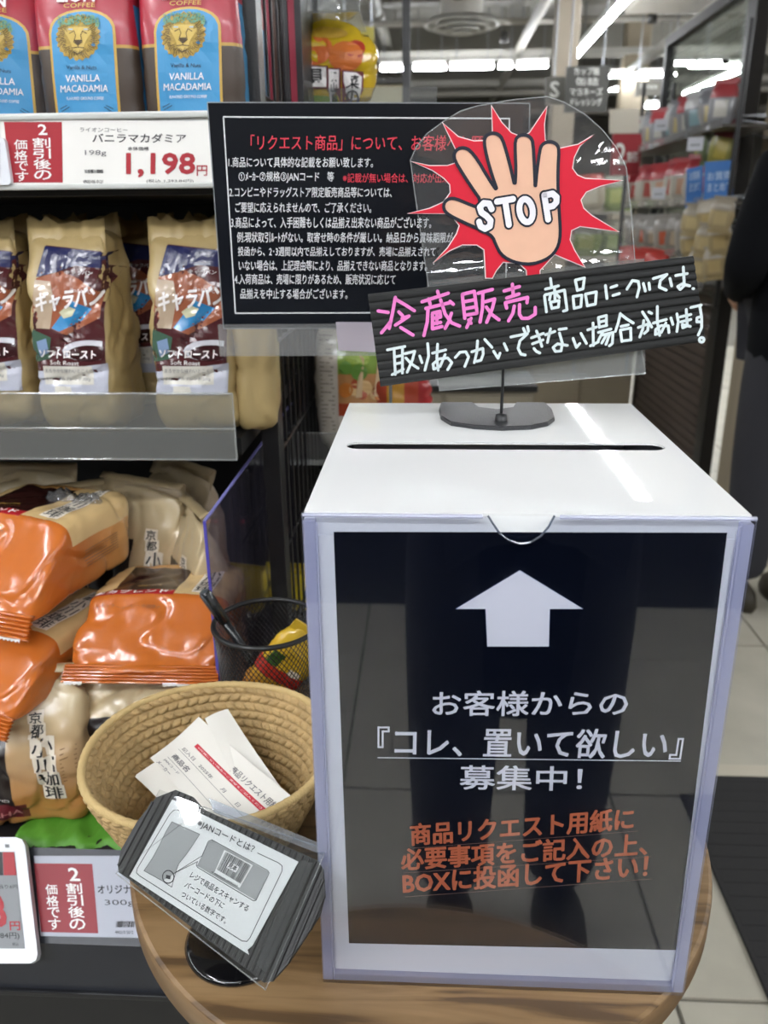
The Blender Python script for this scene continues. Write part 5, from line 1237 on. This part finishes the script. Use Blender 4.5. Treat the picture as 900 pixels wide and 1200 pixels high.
def orange_pack(seed, W=.145, L=.19, H=.09):
    t = thing('coffee_bag', '', 'coffee bag', (0, 0, 0))
    yb = -L / 2 + .062
    m = zoned('orange_wrap', '#bb6424', [(CREAM, [(0, W * .12, None), (1, yb + .004, None), (2, H * .2, None)]), ('#2d1512', [(0, -W * .34, W * .12), (1, yb + .014, L / 2 - .03), (2, H * .2, None)]), ('#a8222a', [(0, None, W * .12), (1, yb, yb + .014), (2, H * .1, None)]), (CREAM, [(0, None, -W * .34), (1, yb + .014, None), (2, H * .1, None)])],
              .24, .55, .35, 28, grad=(1, -L * .12, L * .5, '#d9a866'))
    def fn(q):
        u = max(0, min(1, (-q.y - .36) / .64)) ** 1.15
        return Vector((q.x * (1 + .05 * u - .03 * max(0, q.z)), q.y, q.z * (1 - u) + (-1 + (q.z + 1) * .16) * u))
    body = softbox('bag_body', (W, L, H), fn, m, t, (40, 44, 26), 8, .0034, 20, seed, .10)
    om = zoned('orange_film', '#bb6424', [], .22, .6, .3, 28)
    crimp(W * 1.06, .026, om, t, (0, -L / 2 + .002, -H * .37), (R(-30), 0, 0), .97, 6)
    wt = mat('serration_white', '#cfc9c0', .5); RC = Matrix.Translation((0, -L / 2 + .002, -H * .37)) @ Euler((R(-30), 0, 0)).to_matrix().to_4x4()
    for (a, b) in ((-.5, -.36), (.16, .5)):
        bm = bmesh.new(); k = int((b - a) * W / .0022); pv = None
        for i in range(k):          # one toothed strip per run
            x = a * W + i * .0022; z = -.0285 if i % 2 else -.0268
            cur = (bm.verts.new((x, -.0052, -.0235)), bm.verts.new((x, -.005, z)))
            if pv: bm.faces.new((pv[0], pv[1], cur[1], cur[0]))
            pv = cur
        bm.transform(RC); obj('white_serration', bm, wt, t)
    def tt(s, a, b, c, mm, bo=.02, nm='lettering', frm='top'): stick(body, text_bm(s, a, b, c, bo, 0), mm, nm, frm, .0012)
    hx = W / 2; y0 = -L / 2
    tt('モカブレンド', (-hx * .9, y0 + .0645), (hx * .15, y0 + .0645), (-hx * .9, y0 + .0735), W2)
    tt('レギュラーコーヒー 中細挽き', (-hx * .8, y0 + .048), (hx * .1, y0 + .048), (-hx * .8, y0 + .0515), mat('brown_print', '#7a4a22', .5), 0)
    tt('OGAWA', (-hx * .35, y0 + .086), (hx * .0, y0 + .086), (-hx * .35, y0 + .09), mat('gold_ink', '#c9a24c'), 0)
    for i, ch in enumerate('京都小川珈琲'):
        s_ = .011 if i < 2 else .017; yy = y0 + .172 - (i * .013 if i < 2 else .026 + (i - 2) * .0185)
        xx = hx * .62; a = (xx - s_ / 2, yy - s_)
        stick(body, poly([(a[0] - .002, a[1] - .0015), (a[0] + s_ + .002, a[1] - .0015), (a[0] + s_ + .002, a[1] + s_ + .0015), (a[0] - .002, a[1] + s_ + .0015)]), mat('char_halo', '#e6dccb', .5), 'lettering_halo', 'top', .0007, cuts=2)
        tt(ch, a, (a[0] + s_, a[1]), (a[0], a[1] + s_), INK, .02)
    bm = bmesh.new()
    for i in range(7): stroke(bm, [(-.01, -.012 + i * .003), (.05, -.012 + i * .003 + .001)], .0008, 0, False)
    bmesh.ops.transform(bm, matrix=Matrix.Translation((0.0, 0, 0)), verts=bm.verts[:])
    stick(body, bm, mat('fine_print', '#6e4b2c', .5), 'fine_print', 'side', .0008)
    return t
def place(o, c, rot, label, group=None):
    o.location = c; o.rotation_euler = [R(a) for a in rot]; tag(o, label, 'coffee bag', group); return o
op = orange_pack(3)
cC = P(156, 800, .285); print('cC', cC)
place(op, (cC.x + .004, .285 + .100, cC.z + .026), (-6, 1, 2), 'glossy orange coffee pack lying flat with its crimped end toward the basket')
o2 = copy_tree(op); q = P(20, 742, .30); place(o2, (q.x - .03, .30 + .108, q.z + .05), (-2, 2, -13), 'glossy orange coffee pack topmost of the stack, its cream side with black characters showing')
o3_ = copy_tree(op); q = P(0, 843, .26); place(o3_, (q.x - .025, .26 + .1, q.z + .032), (-4, 5, -15), 'glossy orange coffee pack under the topmost one at the left edge')
o4 = copy_tree(op); q = P(150, 838, .36); place(o4, (q.x + .01, .47, q.z + .0), (0, 0, 3), 'orange coffee pack lying underneath the one behind the basket')
op.scale = (1, .93, .66); o2.scale = (1, 1, .95); o3_.scale = (1, 1, .74); o4.scale = (1, 1, .6)
# standing cream bags
def cream_bag(W=.15, D=.085, H=.175, seed=1):
    t = thing('coffee_bag', '', 'coffee bag', (0, 0, 0))
    m = zoned('cream_wrap_%d' % int(H * 1000), '#b37c42', [('#1a0f0d', [(0, None, W * .02), (1, None, -D * .1), (2, -H * .33, H * .3)]), ('#5e1a22', [(0, None, W * .09), (1, None, -D * .1), (2, -H * .41, -H * .28)])], .3, .4, .35, 24, grad=(2, -H * .25, H * .4, '#c4b38f'))
    body = softbox('bag_body', (W, D, H), lambda q: Vector((q.x * (1 - .04 * max(0, q.z)), q.y * (1 - .85 * max(0, q.z) ** 1.6), q.z)), m, t, (36, 22, 44), 9, .005, 22, seed, .14)
    xx = W * .17; yy = H * .36
    for i, ch in enumerate('京都小川珈琲'):
        s_ = .0115 if i < 2 else .018; yy -= s_ * 1.12
        stick(body, poly([(xx - .002, yy - .0012), (xx + s_ + .002, yy - .0012), (xx + s_ + .002, yy + s_ + .0012), (xx - .002, yy + s_ + .0012)]), mat('char_halo', '#e6dccb'), 'lettering_halo', 'front', .0007, cuts=2)
        stick(body, text_bm(ch, (xx, yy), (xx + s_, yy), (xx, yy + s_), .02, 0), INK, 'lettering', 'front', .0014); xx += .0016
    bm = bmesh.new()
    for i in range(9): stroke(bm, [(W * .36, H * .12 - i * .005), (W * .46, H * .12 - i * .005 + .002)], .0009, 0, False)
    stick(body, bm, mat('fine_print', '#6e4b2c'), 'fine_print', 'front', .0008)
    stick(body, text_bm('OGAWA BLEND', (-W * .4, -H * .24), (W * .0, -H * .24), (-W * .4, -H * .21), .01, 0), W2, 'lettering', 'front', .001)
    stick(body, text_bm('MOCHA', (-W * .3, -H * .37), (W * .05, -H * .37), (-W * .3, -H * .33), .02, 0), mat('pink_print', '#b87a78', .5), 'lettering', 'front', .001)
    # folded top flap
    bm = bmesh.new(); n = 10
    for i in range(n): pass
    G = [[bm.verts.new((-W * .46 + W * .92 * i / n, -.004 + .012 * math.sin(j * .8) + .003 * noise.noise(Vector((i * .8, j, seed))), H / 2 - .012 + .028 * math.sin(j * .55))) for i in range(n + 1)] for j in range(5)]
    for j in range(4):
        for i in range(n): bm.faces.new((G[j][i], G[j][i + 1], G[j + 1][i + 1], G[j + 1][i]))
    o = obj('folded_top', bm, mat('cream_fold', '#b5a27c', .35, coat=.4), t, True); s = o.modifiers.new('s', 'SOLIDIFY'); s.thickness = .0008
    return t
cb = cream_bag(); q = P(18, 980, .262)
place(cb, (q.x, .262 + .0425, .672 + .09), (2, 0, 6), 'cream coffee bag with black characters standing behind the large electronic tag'); cb.scale = (1, 1, .86); cb.location.z = .672 + .0775
c2 = copy_tree(cb); q = P(165, 975, .285); place(c2, (q.x, .285 + .0425, .672 + .09), (0, -3, -3), 'cream coffee bag mostly hidden behind the woven basket'); c2.scale = (1, 1, .8); c2.location.z = .672 + .072
tall = cream_bag(.12, .07, .27, 5); q = P(142, 570, .50)
place(tall, (q.x, .53, .672 + .14), (-3, 4, -14), 'tall cream coffee bag standing upright behind the orange packs')
for x, y, Y, rot, lab in [(196, 555, .60, (0, 5, -30), 'tall tan coffee bag leaning behind the tall cream one'), (219, 612, .45, (0, -3, -60), 'beige coffee bag standing just left of the purple edged divider'), (85, 585, .52, (0, -5, 10), 'dark fronted coffee bag standing in the shade behind the topmost orange pack'), (20, 560, .60, (0, 3, 8), 'coffee bag in the deep shade at the far left of the lower deck')]:
    c = copy_tree(tall); q = P(x, y, Y); place(c, (q.x, Y + .03, min(.672 + .14, q.z - .14)), rot, lab)
# green liner sheet
bm = bmesh.new(); n = 40; a0 = P(20, 985, .25).x; a1 = P(170, 985, .25).x
G = [[bm.verts.new((a0 + (a1 - a0) * i / n, .236 + .012 * j + .004 * math.sin(i * .5), .6735 + .006 * abs(math.sin(i * .33 + j)) + (.0 if j else -.004) + .005 * noise.noise(Vector((i * .2, j, 1))) )) for i in range(n + 1)] for j in range(6)]
for j in range(5):
    for i in range(n): bm.faces.new((G[j][i], G[j][i + 1], G[j + 1][i + 1], G[j + 1][i]))
t = thing('shelf_liner', 'wavy bright green liner sheet under the cream bags', 'liner', (0, 0, 0)); o = obj('sheet', bm, mat('liner_green', '#4f8a26', .5), t, True); o.modifiers.new('s', 'SOLIDIFY').thickness = .001
# silver crinkled wrap lying on the dark bag
t = thing('plastic_wrap', 'crinkled silvery clear wrap behind the topmost orange pack', 'wrap', tuple(P(86, 592, .44)), (R(20), 0, R(-8)))
softbox('crinkle', (.06, .02, .03), None, clear('crinkle_clear', '#d8d8d8', 3, .08, .12, '#ffffff', bump=1, bscale=60), t, (14, 6, 10), 4, .008, 60, 2)

# ---- acrylic divider
X = -.25; t = thing('acrylic_divider', 'clear acrylic divider with purple blue edges right of the orange packs', 'divider', (X, .293, .672))
dz = .999 - .672
obj('plate', bx((-.001, 0, 0), (.001, .5, dz)), clear('divider_clear', '#e6e4ee', 1.1, .05, .03, '#b9b4d6'), t)
PE = mat('purple_edge', '#4a44a0', .2, coat=.5)
obj('edge', bx((-.0014, -.001, 0), (.0014, .0006, dz)), PE, t); obj('edge', bx((-.0014, 0, dz - .0008), (.0014, .5, dz + .0008)), mat('purple_edge_pale', '#7d7bb8', .2), t)

# ------------------------------------------------------------------ side display beyond the post
t = thing('side_display', 'black side rack beyond the post carrying noodle and snack packs', 'rack', (-.19, .95, 0))
w_ = P(500, 460, .95).x + .19
obj('back_panel', bx((0, .1, 0), (w_, .12, 1.26)), BLK, t)
for x in (0, w_ - .02): obj('upright', bx((x, .0, 0), (x + .02, .02, 1.26)), BLACKM, t)
zs = [P(365, 535, .80).z - .004, P(350, 708, .80).z, .3]
for z in zs: obj('shelf', bx((0, -.2, z - .012), (w_, .1, z)), BLK, t)
zt2 = P(380, 118, .86).z
obj('post', bx((-.02, -.13, 0), (-.005, -.115, 1.9)), BLACKM, t)
obj('shelf_lip', bx((0, -.203, zs[1] - .015), (w_, -.2, zs[1] + .012)), CLR, t)
bm = bmesh.new()
for k in range(14): box(bm, (.01 + k * .014, -.206, P(330, 612, .75).z), (.016 + k * .014, -.2, P(330, 612, .75).z + .004))
obj('red_clips', bm, mat('clip_red', '#a83244', .5), t); obj('clip_rail', bx((0, -.2, P(330, 612, .75).z - .006), (w_, -.197, P(330, 612, .75).z + .008)), BLACKM, t)
YW = zoned('yellow_print', '#c9b21e', [('#a3352a', [(2, -.045, -.03)])], .3, .5, .3)
yp = []
for i, (x, y, Y) in enumerate([(282, 690, .80), (345, 690, .80), (365, 690, .83)]):
    if i == 0:
        t = thing('snack_pack', '', 'snack pack', (0, 0, 0)); softbox('pouch', (.07, .04, .06), None, YW, t, (10, 6, 10), 5, .004, 40, 5); obj('crimp', bx((-.032, -.002, .028), (.032, .002, .036)), YW, t); y0_ = t
    else: t = copy_tree(y0_)
    q = P(x, y, Y); t.location = (q.x + (0 if i == 0 else .012), Y - .03, zs[1] + .035) if i else tuple(P(282, 690, .62)); t.rotation_euler = (R(-8), R(6 * (-1) ** i), R(10 * i)); tag(t, ['yellow snack pack seen through the purple edged divider', 'yellow snack pack between the pen cup and the white box', 'yellow snack pack further right behind the white box'][i], 'snack pack')
c = copy_tree(y0_); q = P(362, 576, .93); c.location = (q.x, .93, q.z); c.rotation_euler = (0, R(10), 0); tag(c, 'yellow snack pack high in the side rack left of the white box lid', 'snack pack')
# clear tray and the noodle pack in it
tz = P(360, 545, .72).z; tx0 = P(338, 500, .72).x
t = thing('clear_tray', 'clear acrylic tray hung on the side rack beside the white box', 'tray', (tx0, .72, tz))
for a, b in [((0, 0, 0), (.19, .002, .047)), ((0, 0, 0), (.002, .14, .047)), ((0, 0, 0), (.19, .14, .002)), ((.188, 0, 0), (.19, .14, .047))]:
    obj('tray_wall', bx(a, b), CLR, t)
obj('tray_edge', tb([(0, .14, .047), (0, 0, .047), (.19, 0, .047)], .001, 5), RIM, t); obj('front_strip', bx((0, -.001, 0), (.13, 0, .008)), RIM, t)
q0, q1 = P(366, 385, .76), P(437, 510, .76)
Hn = .19; Wn = .105
t = thing('noodle_pack', 'noodle pouch with grey fine print side and vegetable picture front in the clear tray', 'snack pack', (q0.x + Wn / 2, .79, tz + .004 + Hn / 2), (0, 0, R(4)))
zoned('noodle_print', '#b8b0a4', [('#c9b93a', [(0, -Wn * .2, None), (2, Hn * .36, None)]), ('#7d9a3c', [(0, -Wn * .2, None), (2, Hn * .12, Hn * .36)]), ('#c08a58', [(0, -Wn * .2, None), (2, -Hn * .12, Hn * .12)]), ('#b0482a', [(0, -Wn * .2, None), (2, -Hn * .2, -Hn * .1)]), ('#cfc4b8', [(0, -Wn * .2, None), (2, None, -Hn * .2)])], .25, .6, .35)
body = softbox('pouch', (Wn, .05, Hn), lambda q: Vector((q.x, q.y * (1 - .8 * max(0, q.z) ** 3), q.z)), MC['noodle_print'], t, (16, 10, 24), 5, .003, 30, 7)
bm = bmesh.new(); random.seed(8)
for i in range(24): 
    z = Hn * .4 - i * Hn * .032; stroke(bm, [(-Wn * .44, z), (-Wn * (.24 + random.uniform(0, .06)), z)], .0013, 0, False)
stick(body, bm, mat('print_grey', '#5b5752', .5), 'fine_print', 'front', .001)
def blob(cx, cz, r, m, name, n=12, sq=1):
    stick(body, poly([(cx + r * math.cos(2 * math.pi * i / n), cz + r * sq * math.sin(2 * math.pi * i / n)) for i in range(n)]), m, name, 'front', .0012 + random.uniform(0, .0006))
for i in range(9): blob(random.uniform(-.015, .04), random.uniform(-.03, .015), random.uniform(.006, .012), mat(['food_orange', 'food_tan', 'food_rust'][i % 3], ['#c9772f', '#d3ad78', '#a84a25'][i % 3], .4), 'picture_food')
for i in range(5): blob(random.uniform(-.01, .04), random.uniform(.02, .055), random.uniform(.008, .014), mat(['leaf_a', 'leaf_b'][i % 2], ['#8fa83c', '#5f8a34'][i % 2], .4), 'picture_leaf')
for i, x in enumerate((.008, .034)): stick(body, poly([(x - .004, -.01), (x + .005, -.01), (x + .009, .045), (x + .003, .05)]), mat('chopstick_tan', '#cdb089', .5), 'picture_stick', 'front', .0022)
t = thing('snack_pack', 'red and orange snack pack low behind the black writing strip', 'snack pack', tuple(P(470, 462, .78)), (0, 0, 0))
softbox('pouch', (.085, .03, .05), None, zoned('redorange_print', '#a8432c', [('#b7862f', [(0, -.02, .005)]), ('#9a1f22', [(0, .025, None)])], .3, .4, .3), t, (12, 6, 8), 5, .003, 40, 9); obj('crimp', bx((-.04, -.002, .022), (.04, .002, .03)), MC['redorange_print'], t)
# upper snack pack on a clear shelf with hanging clear tray above
zb = P(370, 122, .80).z
t = thing('clear_shelf', 'clear acrylic shelf under the yellow snack pack above the notice', 'tray', (P(325, 120, .74).x, .74, zb - .01))
obj('plate', bx((0, 0, 0), (.2, .16, .003)), CLR, t); obj('lip', bx((0, -.002, 0), (.2, 0, .02)), CLR, t); obj('bracket', bx((-.03, .04, -.01), (.01, .05, 0)), BLACKM, t); obj('bracket', bx((-.03, .13, -.01), (.01, .14, 0)), BLACKM, t)
Ws = .095; Hs = .09
t = thing('snack_pack', 'yellow snack pack with orange vegetable picture and black characters on white, above the notice', 'snack pack', (P(374, 70, .80).x, .82, zb + Hs * .58 - .004), (0, R(3), R(-6))); t.scale = (1.5, 1.2, 1.14)
m = zoned('veg_snack_print', '#c9a81c', [('#b9aca0', [(0, None, -Ws * .22)]), ('#7ea03a', [(0, -Ws * .22, Ws * .2), (2, None, -Hs * .38)])], .22, .7, .35, 40)
body = softbox('pouch', (Ws, .05, Hs), lambda q: Vector((q.x * (1 - .32 * max(0, q.z) ** 2), q.y * (1 - .5 * max(0, q.z) ** 2), q.z)), m, t, (18, 10, 18), 4, .004, 40, 11)
random.seed(3)
for (cx, cz, rx_, rz_, c) in [(-.002, .012, .017, .016, '#d0682c'), (.026, .006, .015, .016, '#cf7030'), (.034, .014, .008, .01, '#a83224'), (-.013, .002, .009, .012, '#4e4a3c'), (.008, .03, .018, .006, '#b8922a')]:
    blobm = mat('veg_' + c[1:], c, .35); stick(body, poly([(cx + rx_ * math.cos(2 * math.pi * i / 14), cz + rz_ * math.sin(2 * math.pi * i / 14)) for i in range(14)]), blobm, 'picture_vegetable', 'front', .001 + random.uniform(0, .001), 1)
def lab(x0, z0, x1, z1, ch, b=.03):
    stick(body, poly([(x0 - .0015, z0 - .0015), (x1 + .0015, z0 - .0015), (x1 + .0015, z1 + .0015), (x0 - .0015, z1 + .0015)]), mat('maroon_print', '#6e2430', .4), 'label_border', 'front', .0024, 1)
    stick(body, poly([(x0, z0), (x1, z0), (x1, z1), (x0, z1)]), W2, 'label_patch', 'front', .003, 1); stick(body, text_bm(ch, (x0 + .002, z0 + .002), (x1 - .002, z0 + .002), (x0 + .002, z1 - .002), b, 0, vertical=len(ch) > 1), INK, 'lettering', 'front', .0036)
lab(-.007, -.026, .010, -.006, '具'); lab(.012, -.044, .021, -.008, '沢山根'); lab(.025, -.044, .040, -.010, '菜の')
bm = bmesh.new()
for i in range(8): stroke(bm, [(-Ws * .42, -.002 - i * .0035), (-Ws * .28, -.001 - i * .0035)], .001, 0, False)
stick(body, bm, mat('brown_fine_print', '#74564c', .5), 'fine_print', 'front', .001)
stick(body, poly([(-.044, .0), (-.036, .022), (-.028, .03), (-.026, .024), (-.034, .012), (-.038, -.002)]), mat('orange_edge', '#d8623c', .4), 'orange_edge', 'front', .001, 2)
softbox('wrap_tail', (.03, .014, .05), lambda q: q, clear('wrap_clear', '#eeeeea', 2.5, .1, .25, '#ffffff', bump=.8, bscale=50), t, (8, 5, 10), 4, .006, 60, 4).location = (-.002, .01, Hs / 2 + .018)
t = thing('clear_tray', 'clear acrylic tray high above the yellow snack pack, cut by the top edge', 'tray', tuple(P(355, 15, .76)))
obj('tray_floor', bx((0, 0, 0), (.07, .12, .002)), CLR, t); obj('tray_front', bx((0, -.002, 0), (.07, 0, .04)), CLR, t); obj('tray_edge', tb([(0, 0, 0), (.07, 0, 0), (.07, 0, .04)], .001, 5), RIM, t)
obj('arm', tb([(0, .1, .02), (-.06, .1, .06)], .0025, 5), STEEL, t)
# slim boxes standing beyond the wire panel
for i, (x, c) in enumerate([(313, '#8f2c3e'), (324, '#4a3328'), (334, '#2a2a2c'), (343, '#8a2438'), (350, '#1f1f22')]):
    q = P(x, 60, .70 + .0 * i); t = thing('slim_box', ['dark red slim carton beyond the wire panel, leftmost of five', 'brown slim carton beyond the wire panel, second of five', 'black slim carton beyond the wire panel, middle of five', 'crimson slim carton beyond the wire panel, fourth of five', 'black slim carton beyond the wire panel, rightmost of five'][i], 'carton', (q.x, .70, z_top + .03))
    m = mat('carton_' + c[1:], c, .4); obj('carton', bx((-.0042, 0, 0), (.0042, .12, .2), .0006), m, t); obj('flap', bx((-.0036, .002, .2), (.0036, .118, .2012)), mat('carton_pale', '#a79e8f', .5), t)
t = thing('clear_shelf', 'narrow clear shelf under the slim cartons beyond the wire panel', 'tray', (P(306, 120, .69).x, .69, z_top + .024)); obj('plate', bx((-.02, 0, 0), (.055, .14, .0055)), BLACKM, t)
